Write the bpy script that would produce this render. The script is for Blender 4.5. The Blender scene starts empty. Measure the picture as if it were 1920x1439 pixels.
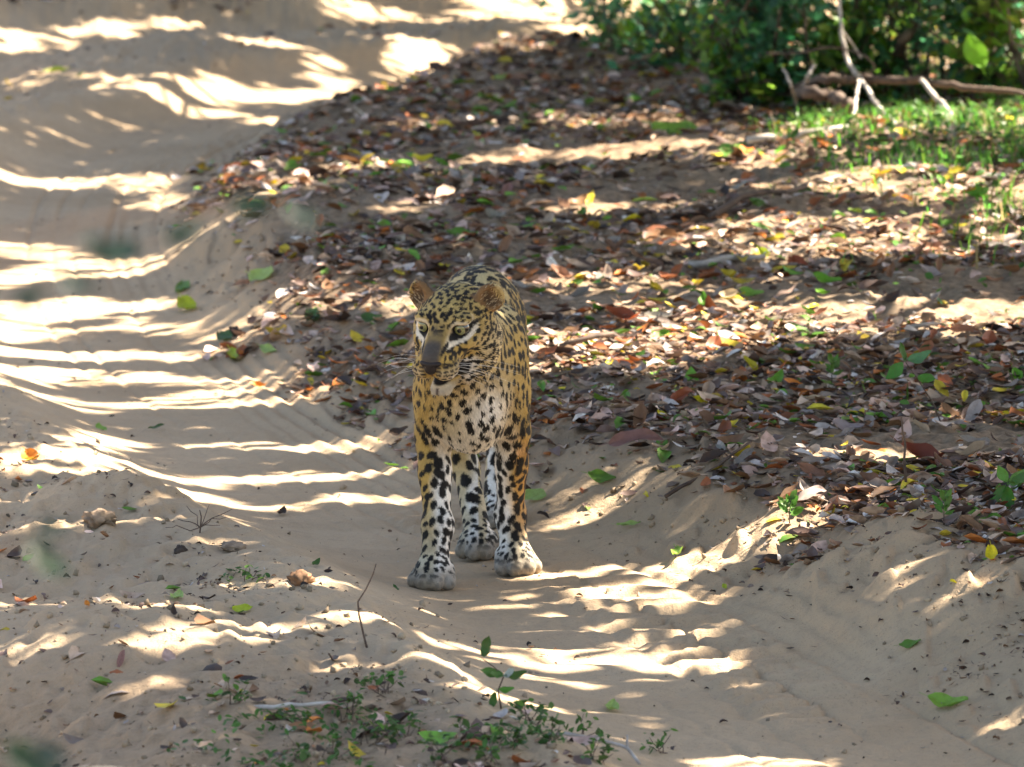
import bpy, math, random
import numpy as np
from mathutils import Vector, Matrix, kdtree

random.seed(7)
rng = np.random.default_rng(7)
scene = bpy.context.scene
COL = scene.collection

# ------------------------------------------------------------------ camera
CAM_H = 2.2
PITCH = math.radians(7.2)
cam_data = bpy.data.cameras.new('camera')
cam_data.lens = 225.75
cam_data.sensor_width = 36.0
cam_data.clip_start = 0.1
cam_data.clip_end = 2000.0
cam = bpy.data.objects.new('camera', cam_data)
cam.location = (0, 0, CAM_H)
cam.rotation_euler = (math.pi / 2 - PITCH, 0, 0)
COL.objects.link(cam)
scene.camera = cam
cam_data.dof.use_dof = True
cam_data.dof.focus_distance = 13.75
cam_data.dof.aperture_fstop = 9.5

# ------------------------------------------------------------------ sky and sun
SUN_EL = math.radians(50)
SUN_AZ = math.radians(24)          # from +X (image right) towards +Y (away from the camera)
SUN = np.array([math.cos(SUN_EL) * math.cos(SUN_AZ), math.cos(SUN_EL) * math.sin(SUN_AZ), math.sin(SUN_EL)])
world = bpy.data.worlds.new('World')
scene.world = world
world.use_nodes = True
wn = world.node_tree
wn.nodes.clear()
sky = wn.nodes.new('ShaderNodeTexSky')
sky.sky_type = 'NISHITA'
sky.sun_disc = False
sky.sun_elevation = SUN_EL
sky.sun_rotation = math.pi / 2 - SUN_AZ
sky.dust_density = 1.5
bg = wn.nodes.new('ShaderNodeBackground')
bg.inputs['Strength'].default_value = 0.066
wo = wn.nodes.new('ShaderNodeOutputWorld')
wn.links.new(sky.outputs[0], bg.inputs[0])
wn.links.new(bg.outputs[0], wo.inputs[0])
sun_data = bpy.data.lights.new('sun', 'SUN')
sun_data.energy = 5.0
sun_data.angle = math.radians(0.5)
sun_data.color = (1.0, 0.95, 0.88)
sun = bpy.data.objects.new('sun', sun_data)
sun.rotation_euler = Vector(-SUN).to_track_quat('-Z', 'Y').to_euler()
COL.objects.link(sun)
scene.view_settings.view_transform = 'Standard'
scene.view_settings.look = 'None'
scene.view_settings.gamma = 1.0
scene.view_settings.use_curve_mapping = False
scene.view_settings.exposure = 2.55
scene.view_settings.use_white_balance = True
scene.view_settings.white_balance_temperature = 7500
scene.view_settings.white_balance_tint = 12
scene.cycles.use_denoising = True
scene.cycles.max_bounces = 6
scene.cycles.transparent_max_bounces = 4

# ------------------------------------------------------------------ noise and terrain
#TERRAIN-BEGIN
def _hash(ix, iy, iz, seed):
    h = (ix.astype(np.int64) * 374761393 + iy.astype(np.int64) * 668265263 + iz.astype(np.int64) * 2147483647 + seed * 1274126177) & 0xFFFFFFFF
    h = ((h ^ (h >> 13)) * 1274126177) & 0xFFFFFFFF
    h = (h ^ (h >> 16)) & 0xFFFFFFFF
    return h / 4294967295.0

def noise2(x, y, seed=0):
    """value noise in -1..1"""
    x = np.asarray(x, float); y = np.asarray(y, float)
    ix = np.floor(x); iy = np.floor(y)
    fx = x - ix; fy = y - iy
    fx = fx * fx * (3 - 2 * fx); fy = fy * fy * (3 - 2 * fy)
    z = np.zeros_like(ix)
    a = _hash(ix, iy, z, seed); b = _hash(ix + 1, iy, z, seed)
    c = _hash(ix, iy + 1, z, seed); d = _hash(ix + 1, iy + 1, z, seed)
    return ((a * (1 - fx) + b * fx) * (1 - fy) + (c * (1 - fx) + d * fx) * fy) * 2 - 1

def noise3(p, seed=0):
    i = np.floor(p); f = p - i
    f = f * f * (3 - 2 * f)
    r = 0
    for dx in (0, 1):
        for dy in (0, 1):
            for dz in (0, 1):
                w = (f[:, 0] if dx else 1 - f[:, 0]) * (f[:, 1] if dy else 1 - f[:, 1]) * (f[:, 2] if dz else 1 - f[:, 2])
                r = r + w * _hash(i[:, 0] + dx, i[:, 1] + dy, i[:, 2] + dz, seed)
    return r * 2 - 1

def fbm2(x, y, oct=4, seed=0):
    r = 0; a = 1.0; s = 0
    for o in range(oct):
        r = r + a * noise2(x * 2 ** o + 17.3 * o, y * 2 ** o - 9.1 * o, seed + o); s += a; a *= 0.5
    return r / s

def sstep(a, b, x):
    t = np.clip((x - a) / (b - a), 0, 1)
    return t * t * (3 - 2 * t)

# centre line of the wheel rut the leopard walks in
_RUT = np.array([(3.2, 2.0), (1.9, 7.0), (0.95, 10.2), (0.585, 11.73), (0.31, 12.8), (0.0, 13.9), (-0.40, 15.1), (-0.80, 16.5),
                 (-1.10, 17.9), (-1.34, 19.5), (-1.48, 21.2), (-1.52, 23.2), (-1.25, 25.3), (-0.55, 27.0), (0.6, 28.5), (2.2, 29.9), (4.6, 31.2), (9.0, 33.0), (18, 36)])
def _spline(P, n):
    out = []
    for i in range(len(P) - 1):
        p0 = P[max(i - 1, 0)]; p1 = P[i]; p2 = P[i + 1]; p3 = P[min(i + 2, len(P) - 1)]
        for t in np.linspace(0, 1, n, endpoint=False):
            out.append(0.5 * ((2 * p1) + (-p0 + p2) * t + (2 * p0 - 5 * p1 + 4 * p2 - p3) * t * t + (-p0 + 3 * p1 - 3 * p2 + p3) * t ** 3))
    out.append(P[-1])
    return np.array(out)
RUT = _spline(_RUT, 3)

def track_coords(x, y):
    """signed distance s from the rut's centre line (right of it positive) and length t along it"""
    best = np.full(x.shape, 1e9); s = np.zeros(x.shape); tt = np.zeros(x.shape); acc = 0.0
    for a, b in zip(RUT[:-1], RUT[1:]):
        d = b - a; L = math.hypot(*d); u = d / L
        px = x - a[0]; py = y - a[1]
        k = np.clip(px * u[0] + py * u[1], 0, L)
        qx = px - k * u[0]; qy = py - k * u[1]
        dist = qx * qx + qy * qy
        m = dist < best
        sg = np.where(px * u[1] - py * u[0] >= 0, 1.0, -1.0)
        s = np.where(m, sg * np.sqrt(dist), s); tt = np.where(m, acc + k, tt); best = np.where(m, dist, best)
        acc += L
    return s, tt

_PS = [-60, -9, -5, -3.3, -2.8, -2.45, -2.2, -1.8, -1.5, -1.2, -0.9, -0.66, -0.54, -0.42, -0.30, -0.2, 0.2, 0.3, 0.40, 0.5, 0.6, 0.72, 0.9, 1.5, 3, 6, 12, 60]
_PZ = [1.0, .55, .38, .28, .20, .06, 0.0, .0, .05, .10, .115, .125, .115, .06, .018, .0, 0.0, .015, .055, .11, .165, .195, .205, .22, .27, .36, .5, 1.2]
_ts = np.linspace(-60, 60, 24001)
_tz = np.convolve(np.pad(np.interp(_ts, _PS, _PZ), 8, mode='edge'), np.ones(17) / 17, 'valid')

def terrain(x, y, detail=True):
    x = np.asarray(x, float); y = np.asarray(y, float)
    s, t = track_coords(x, y)
    near = np.exp(-((x + 0.05) ** 2 / 0.09 + (y - 14.1) ** 2 / 0.5))          # keep the floor calm where the leopard stands
    wob = 0.075 * noise2(t * 0.9, s * 0 + 3.3, 5) + 0.035 * noise2(t * 2.7, s * 0.7, 6)
    far = sstep(24, 28, y)
    s2 = s + wob * sstep(0.15, 0.45, np.abs(s)) * (1 + 0.8 * far)
    z = np.interp(s2, _ts, _tz)
    # taller hump with a mound near the lower left, bank higher near the camera
    z = z * (1 + 0.22 * noise2(t * 0.55, np.sign(s) * 4.0, 9))
    z = z + 0.05 * np.exp(-(((x + 0.80) / 0.22) ** 2 + ((y - 12.55) / 0.38) ** 2)) - 0.10 * sstep(-0.5, -1.0, x) * sstep(12.45, 11.9, y) * (s < 0)
    z = z + 0.05 * np.exp(-(((x + 0.86) / 0.16) ** 2 + ((y - 14.55) / 0.18) ** 2))
    # gullies and lobes on the right hand bank
    lob = sstep(0.22, 0.5, s) * sstep(1.2, 0.65, s)
    z = z + lob * (0.045 * noise2(t * 2.0 + s * 1.4, s * 0.8, 11) + 0.020 * noise2(t * 5.0 - s * 2, s * 2.0, 12))
    # broad ground swell away from the rut
    out = sstep(0.5, 1.1, np.abs(s))
    z = z + out * (0.035 * noise2(x * 0.9, y * 0.6, 21) + 0.020 * noise2(x * 2.3, y * 1.5, 22))
    z = z + far * out * 0.05 * noise2(x * 1.3, y * 0.9, 23) + far * 0.03 * noise2(t * 1.6, s * 1.2, 24)
    z = z + 0.012 * np.clip(y - 24, 0, 40) * sstep(24, 30, y)
    if detail:
        hump = sstep(-0.45, -0.6, s) * sstep(-1.6, -1.3, s)
        rough = 0.35 + 1.4 * sstep(0.35, 0.7, np.abs(s))
        damp = 1 - 0.75 * near
        z = z + damp * rough * (0.0080 * noise2(x * 7, y * 5, 31) + 0.0060 * noise2(x * 16, y * 11, 32) + 0.0045 * noise2(x * 38, y * 26, 33))
        z = z + damp * sstep(0.3, 0.6, np.abs(s)) * 0.010 * sstep(0.15, 0.75, noise2(x * 27, y * 19, 39)) * sstep(-0.1, 0.4, noise2(x * 2.1, y * 1.6, 40))
        z = z + hump * (0.006 * np.abs(noise2(x * 12, y * 8, 34)) + 0.005 * noise2(x * 26, y * 20, 35))
        # clods along the bank edge
        edge = sstep(0.26, 0.5, s) * sstep(1.0, 0.75, s) * (0.35 + 0.65 * sstep(-0.2, 0.3, noise2(t * 1.3, s * 2.5, 37)))
        c = noise2(x * 22, y * 15, 36)
        z = z + edge * 0.020 * sstep(0.2, 0.8, c) + edge * 0.010 * noise2(x * 9, y * 7, 38)
        # wind-blown ribs across the rut and tyre tread
        fl = sstep(0.36, 0.2, np.abs(s))
        z = z + damp * fl * (0.007 * np.sin(t * 2 * math.pi / 0.21 + 2.0 * noise2(t * 1.1, s * 3, 41) + 2.2 * s * 6) * (0.5 + 0.5 * noise2(t * 0.8, s * 2, 42)))
        tread = sstep(0.02, 0.05, s) * sstep(0.30, 0.25, s) * sstep(-0.2, 0.3, noise2(t * 0.5, s * 0 + 8, 43) + 0.35)
        ph = (t / 0.085 + np.where(s > 0.16, 0.5, 0.0) + (s - 0.16) * np.sign(s - 0.16) * 3.0)
        z = z + damp * tread * (0.013 * sstep(-0.35, 0.35, np.sin(2 * math.pi * ph)))
        rid = sstep(0.08, 0.16, s) * sstep(0.56, 0.42, s) * np.clip(0.25 + 0.9 * noise2(t * 0.7, s * 3, 47), 0, 1)
        z = z + damp * rid * 0.0075 * np.sin(s * 2 * math.pi / 0.052 + 1.2 * noise2(t * 0.9, s * 0, 46))
        for so in (-0.12, -0.05, 0.02, 0.155, 0.305):
            z = z - damp * 0.011 * np.exp(-((s - so - 0.02 * noise2(t * 0.6, x * 0 + so * 30, 44)) / 0.010) ** 2) * (0.5 + 0.5 * noise2(t * 0.9, x * 0 + so * 50, 45))
    return z

def litter_mask(x, y):
    s, t = track_coords(np.asarray(x, float), np.asarray(y, float))
    n = fbm2(np.asarray(x) * 2.2, np.asarray(y) * 1.4, 3, 61)
    r = sstep(0.36, 0.62, s + 0.24 * n + 0.03 - 0.17 * sstep(16, 14.6, y))
    l = sstep(-2.5, -3.0, s + 0.3 * n) 
    return np.maximum(r, l), s, t
#TERRAIN-END

# ------------------------------------------------------------------ mesh helpers
def link(o, parent=None):
    COL.objects.link(o)
    if parent is not None:
        o.parent = parent
    return o

def tag(o, label=None, cat=None, group=None, kind=None):
    if label: o['label'] = label
    if cat: o['category'] = cat
    if group: o['group'] = group
    if kind: o['kind'] = kind
    return o

def mesh_np(name, V, faces, colors=None, smooth=True):
    """faces: list of (n,k) index arrays; colors: (nverts,3) linear"""
    V = np.asarray(V, np.float32)
    me = bpy.data.meshes.new(name)
    if not isinstance(faces, (list, tuple)): faces = [faces]
    faces = [np.asarray(f, np.int32) for f in faces if len(f)]
    nl = sum(f.size for f in faces); nf = sum(len(f) for f in faces)
    me.vertices.add(len(V)); me.vertices.foreach_set('co', V.ravel())
    me.loops.add(nl); me.loops.foreach_set('vertex_index', np.concatenate([f.ravel() for f in faces]))
    tot = np.concatenate([np.full(len(f), f.shape[1], np.int32) for f in faces])
    st = np.concatenate([[0], np.cumsum(tot)[:-1]]).astype(np.int32)
    me.polygons.add(nf); me.polygons.foreach_set('loop_start', st)
    if smooth: me.polygons.foreach_set('use_smooth', np.ones(nf, bool))
    me.update(calc_edges=True)
    if colors is not None:
        at = me.attributes.new('Col', 'FLOAT_COLOR', 'POINT')
        c = np.ones((len(V), 4), np.float32); c[:, :3] = colors
        at.data.foreach_set('color', c.ravel())
    return me

def obj_np(name, V, faces, mat, parent=None, colors=None, smooth=True):
    me = mesh_np(name, V, faces, colors, smooth)
    me.materials.append(mat)
    return link(bpy.data.objects.new(name, me), parent)

def empty(name, loc=(0, 0, 0), rz=0.0):
    o = bpy.data.objects.new(name, None)
    o.empty_display_size = 0.05
    o.location = loc; o.rotation_euler = (0, 0, rz)
    return link(o)

class Tubes:
    """collects tapered tubes along polylines into one mesh"""
    def __init__(self): self.V = []; self.F = []; self.n = 0
    def add(self, pts, rad, sides=6):
        pts = np.asarray(pts, float); n = len(pts)
        rad = np.broadcast_to(np.asarray(rad, float), (n,))
        tan = np.gradient(pts, axis=0); tan /= np.linalg.norm(tan, axis=1)[:, None] + 1e-9
        ref = np.array([0, 0, 1.0]) if abs(tan[0, 2]) < 0.8 else np.array([1.0, 0, 0])
        rings = []
        for i in range(n):
            a = np.cross(tan[i], ref); a /= np.linalg.norm(a) + 1e-9
            b = np.cross(tan[i], a); ref = np.cross(a, tan[i])
            an = np.linspace(0, 2 * math.pi, sides, endpoint=False)
            rings.append(pts[i] + rad[i] * (np.cos(an)[:, None] * a + np.sin(an)[:, None] * b))
        base = self.n
        self.V.append(np.concatenate(rings))
        q = []
        for i in range(n - 1):
            for k in range(sides):
                k2 = (k + 1) % sides
                q.append((base + i * sides + k, base + i * sides + k2, base + (i + 1) * sides + k2, base + (i + 1) * sides + k))
        c0 = base + n * sides
        self.V.append(pts[[0, -1]])
        t = []
        for k in range(sides):
            k2 = (k + 1) % sides
            q.append((c0, c0, base + k2, base + k)); q.append((c0 + 1, c0 + 1, base + (n - 1) * sides + k, base + (n - 1) * sides + k2))
        self.F += q
        self.n += n * sides + 2
        return self
    def build(self, name, mat, parent=None, origin=(0, 0, 0)):
        V = np.concatenate(self.V) - np.asarray(origin)
        F = np.array(self.F)
        tri = F[F[:, 0] == F[:, 1]][:, 1:]; quad = F[F[:, 0] != F[:, 1]]
        return obj_np(name, V, [quad, tri], mat, parent)

def wander(p0, p1, n, amp, r=None):
    r = r or random
    p0 = np.asarray(p0, float); p1 = np.asarray(p1, float)
    L = np.linalg.norm(p1 - p0); out = []
    off = np.zeros(3)
    for i in range(n):
        t = i / (n - 1)
        out.append(p0 + (p1 - p0) * t + off * math.sin(math.pi * min(1, t * 1.2 + 0.05)))
        off = off * 0.6 + np.array([r.gauss(0, 1), r.gauss(0, 1), r.gauss(0, 1)]) * amp * L
    return np.array(out)

# one leaf outline: 3 cross rows of 3 vertices between two tips, cupped and bent
def leaf_template(curl=0.25, cup=0.3, wid=0.5, tip=1.0, twist=0.0):
    ys = [-0.28, 0.02, 0.28]; ws = [0.78, 1.0, 0.62]
    V = [(0, -0.5, curl * 0.25)]
    for y, w in zip(ys, ws):
        for k in (-1, 0, 1):
            x = 0.5 * wid * w * k
            V.append((x, y, curl * y * y + cup * abs(x) + twist * x * y * 2))
    V.append((0, 0.5 * tip, curl * 0.25))
    V = np.array(V)
    T = [(0, 2, 1), (0, 3, 2), (7, 8, 10), (8, 9, 10)]
    Q = [(1, 2, 5, 4), (2, 3, 6, 5), (4, 5, 8, 7), (5, 6, 9, 8)]
    return V, np.array(Q), np.array(T)

def hexl(w, f):
    """the plainest leaf: two folded halves"""
    return np.array([(0, -.5, 0), (w, -.15, f), (w * .85, .2, f), (0, .5, 0), (-w * .85, .2, f), (-w, -.15, f)]), np.array([(0, 1, 2, 3), (0, 3, 4, 5)]), np.zeros((0, 3), int)

def rot_frames(yaw, pitch, roll):
    cy, sy, cp, sp, cr, sr = np.cos(yaw), np.sin(yaw), np.cos(pitch), np.sin(pitch), np.cos(roll), np.sin(roll)
    R = np.empty((len(yaw), 3, 3))
    R[:, 0, 0] = cy * cr - sy * sp * sr; R[:, 0, 1] = -sy * cp; R[:, 0, 2] = cy * sr + sy * sp * cr
    R[:, 1, 0] = sy * cr + cy * sp * sr; R[:, 1, 1] = cy * cp; R[:, 1, 2] = sy * sr - cy * sp * cr
    R[:, 2, 0] = -cp * sr; R[:, 2, 1] = sp; R[:, 2, 2] = cp * cr
    return R

def leaves_mesh(name, P, R, size, colors, mat, templates, parent=None, origin=(0, 0, 0), pick=None):
    """many leaves as one mesh; each picks one of the templates"""
    n = len(P)
    if pick is None: pick = rng.integers(0, len(templates), n)
    Vs, Qs, Ts, Cs = [], [], [], []; base = 0
    for k, (TV, TQ, TT) in enumerate(templates):
        m = np.where(pick == k)[0]
        if not len(m): continue
        v = np.einsum('nij,vj->nvi', R[m], TV) * size[m][:, None, None] + P[m][:, None, :]
        nv = len(TV)
        off = base + np.arange(len(m))[:, None, None] * nv
        Vs.append(v.reshape(-1, 3)); Qs.append((TQ[None] + off).reshape(-1, 4)); Ts.append((TT[None] + off).reshape(-1, 3))
        Cs.append(np.repeat(colors[m], nv, axis=0)); base += len(m) * nv
    return obj_np(name, np.concatenate(Vs) - np.asarray(origin), [np.concatenate(Qs), np.concatenate(Ts)], mat, parent, np.concatenate(Cs))

# ------------------------------------------------------------------ materials
def new_mat(name):
    m = bpy.data.materials.new(name); m.use_nodes = True
    nt = m.node_tree
    return m, nt, nt.nodes['Principled BSDF'], nt.nodes['Material Output']

def N(nt, kind, **kw):
    n = nt.nodes.new(kind)
    for k, v in kw.items():
        if k in n.inputs: n.inputs[k].default_value = v
        else: setattr(n, k, v)
    return n

def ramp(nt, fac, stops):
    r = nt.nodes.new('ShaderNodeValToRGB')
    while len(r.color_ramp.elements) < len(stops): r.color_ramp.elements.new(0.5)
    for e, (p, c) in zip(r.color_ramp.elements, stops):
        e.position = p; e.color = (*c, 1)
    nt.links.new(fac, r.inputs[0])
    return r.outputs[0]

def mix(nt, fac, a, b, blend='MIX'):
    m = nt.nodes.new('ShaderNodeMix'); m.data_type = 'RGBA'; m.blend_type = blend
    for sock, v in ((m.inputs[0], fac), (m.inputs[6], a), (m.inputs[7], b)):
        if isinstance(v, (int, float)): sock.default_value = v
        elif isinstance(v, tuple): sock.default_value = (*v, 1)
        else: nt.links.new(v, sock)
    return m.outputs[2]

def leaf_material(name, from_object=False, transl=0.3, rough=0.55, spots=0.5, warm=(0.12, 0.05, 0.02)):
    m, nt, p, out = new_mat(name)
    if from_object:
        c = N(nt, 'ShaderNodeObjectInfo').outputs['Color']
    else:
        c = N(nt, 'ShaderNodeAttribute', attribute_name='Col').outputs['Color']
    tc = N(nt, 'ShaderNodeTexCoord')
    nz = N(nt, 'ShaderNodeTexNoise', Scale=45.0 if not from_object else 9.0, Detail=4.0)
    nt.links.new(tc.outputs['Object'], nz.inputs['Vector'])
    f = ramp(nt, nz.outputs[0], [(0.42, (0, 0, 0)), (0.68, (spots, spots, spots))])
    c2 = mix(nt, f, c, warm)
    nt.links.new(c2, p.inputs['Base Color'])
    p.inputs['Roughness'].default_value = rough
    p.inputs['Specular IOR Level'].default_value = 0.3
    tr = N(nt, 'ShaderNodeBsdfTranslucent')
    nt.links.new(c2, tr.inputs[0])
    ms = N(nt, 'ShaderNodeMixShader'); ms.inputs[0].default_value = transl
    nt.links.new(p.outputs[0], ms.inputs[1]); nt.links.new(tr.outputs[0], ms.inputs[2])
    nt.links.new(ms.outputs[0], out.inputs[0])
    return m

def bark_material(name, a, b, scale=14.0):
    m, nt, p, out = new_mat(name)
    tc = N(nt, 'ShaderNodeTexCoord')
    nz = N(nt, 'ShaderNodeTexNoise', Scale=scale, Detail=6.0)
    nt.links.new(tc.outputs['Object'], nz.inputs['Vector'])
    nt.links.new(ramp(nt, nz.outputs[0], [(0.35, a), (0.65, b)]), p.inputs['Base Color'])
    p.inputs['Roughness'].default_value = 0.85
    bp = N(nt, 'ShaderNodeBump', Strength=0.5, Distance=0.004)
    nt.links.new(nz.outputs[0], bp.inputs['Height']); nt.links.new(bp.outputs[0], p.inputs['Normal'])
    return m

M_CANOPY = leaf_material('canopy_leaf', transl=0.25)
M_LITTER = leaf_material('dry_leaf', transl=0.12, rough=0.6, spots=0.55)
M_LEAF1 = leaf_material('single_leaf', True, transl=0.30, rough=0.5, spots=0.25)
M_GREEN = leaf_material('green_leaf', transl=0.6, rough=0.34, spots=0.2, warm=(0.06, 0.08, 0.01))
M_BARK = bark_material('bark', (0.05, 0.035, 0.025), (0.16, 0.12, 0.085))
M_PALE = bark_material('bleached_wood', (0.30, 0.26, 0.22), (0.55, 0.50, 0.44), 20)
M_TWIG = bark_material('twig', (0.06, 0.04, 0.03), (0.15, 0.10, 0.07), 30)

def ground_material():
    m, nt, p, out = new_mat('sand_and_soil')
    tc = N(nt, 'ShaderNodeTexCoord')
    at = N(nt, 'ShaderNodeAttribute', attribute_name='Col')
    sep = N(nt, 'ShaderNodeSeparateColor'); nt.links.new(at.outputs['Color'], sep.inputs[0])
    n1 = N(nt, 'ShaderNodeTexNoise', Scale=1.7, Detail=5.0, Roughness=0.6); nt.links.new(tc.outputs['Object'], n1.inputs['Vector'])
    n2 = N(nt, 'ShaderNodeTexNoise', Scale=38.0, Detail=5.0, Roughness=0.65); nt.links.new(tc.outputs['Object'], n2.inputs['Vector'])
    n3 = N(nt, 'ShaderNodeTexNoise', Scale=260.0, Detail=3.0); nt.links.new(tc.outputs['Object'], n3.inputs['Vector'])
    sand = ramp(nt, n1.outputs[0], [(0.3, (0.42, 0.30, 0.185)), (0.7, (0.50, 0.375, 0.245))])
    sand = mix(nt, ramp(nt, n2.outputs[0], [(0.50, (0, 0, 0)), (0.75, (0.5, 0.5, 0.5))]), sand, (0.33, 0.25, 0.175))
    sand = mix(nt, ramp(nt, n3.outputs[0], [(0.60, (0, 0, 0)), (0.72, (0.55, 0.55, 0.55))]), sand, (0.17, 0.12, 0.085))
    soil = ramp(nt, n2.outputs[0], [(0.35, (0.085, 0.056, 0.036)), (0.62, (0.30, 0.21, 0.135))])
    c = mix(nt, sep.outputs[0], sand, soil)
    c = mix(nt, sep.outputs[1], c, (0.33, 0.26, 0.18))
    nt.links.new(c, p.inputs['Base Color'])
    p.inputs['Roughness'].default_value = 0.92
    p.inputs['Specular IOR Level'].default_value = 0.15
    b1 = N(nt, 'ShaderNodeBump', Strength=0.9, Distance=0.008); nt.links.new(n2.outputs[0], b1.inputs['Height'])
    b2 = N(nt, 'ShaderNodeBump', Strength=0.8, Distance=0.002); nt.links.new(n3.outputs[0], b2.inputs['Height'])
    nt.links.new(b1.outputs[0], b2.inputs['Normal']); nt.links.new(b2.outputs[0], p.inputs['Normal'])
    return m

# ------------------------------------------------------------------ ground: one sheet to the horizon
def make_ground():
    ys = [11.2]
    while ys[-1] < 37: ys.append(ys[-1] + 1.35 * ys[-1] ** 2 / (CAM_H * 6420))
    near = [-80, -40, -20, -8, 0, 4, 7, 9, 10, 10.7]
    far = []; y = ys[-1]; d = 0.25
    while y < 600: y += d; d *= 1.22; far.append(y)
    ys = np.array(near + ys + far)
    us = np.arange(-0.100, 0.1001, 0.0002857)
    o = [0.105]; d = 0.006
    while o[-1] < 45: o.append(o[-1] + d); d *= 1.28
    o = np.array(o)
    us = np.concatenate([-o[::-1], us, o])
    de = np.sqrt(ys ** 2 + 25)
    X = us[None, :] * de[:, None]; Y = np.repeat(ys[:, None], len(us), 1)
    Z = terrain(X, Y)
    lm, s, t = litter_mask(X, Y)
    V = np.stack([X, Y, Z], -1).reshape(-1, 3)
    nr, nc = X.shape
    i = (np.arange(nr - 1)[:, None] * nc + np.arange(nc - 1)[None, :]).ravel()
    F = np.stack([i, i + 1, i + nc + 1, i + nc], 1)
    hump = sstep(-0.5, -0.75, s) * sstep(-1.7, -1.3, s) + sstep(0.3, 0.5, s) * 0.8
    g = np.clip(hump * (0.30 + 0.5 * fbm2(X * 3, Y * 2, 3, 71)), 0, 0.8)
    near_weeds = sstep(12.6, 11.9, Y) * sstep(-0.55, -0.75, s) * 0.6
    C = np.stack([np.maximum(lm, np.clip(near_weeds, 0, 1)), g, 0 * g], -1).reshape(-1, 3)
    ob = obj_np('ground', V, F, ground_material(), None, C)
    tag(ob, 'sandy wheel rut with raised banks and leaf strewn soil', 'ground', kind='structure')
make_ground()

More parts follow.
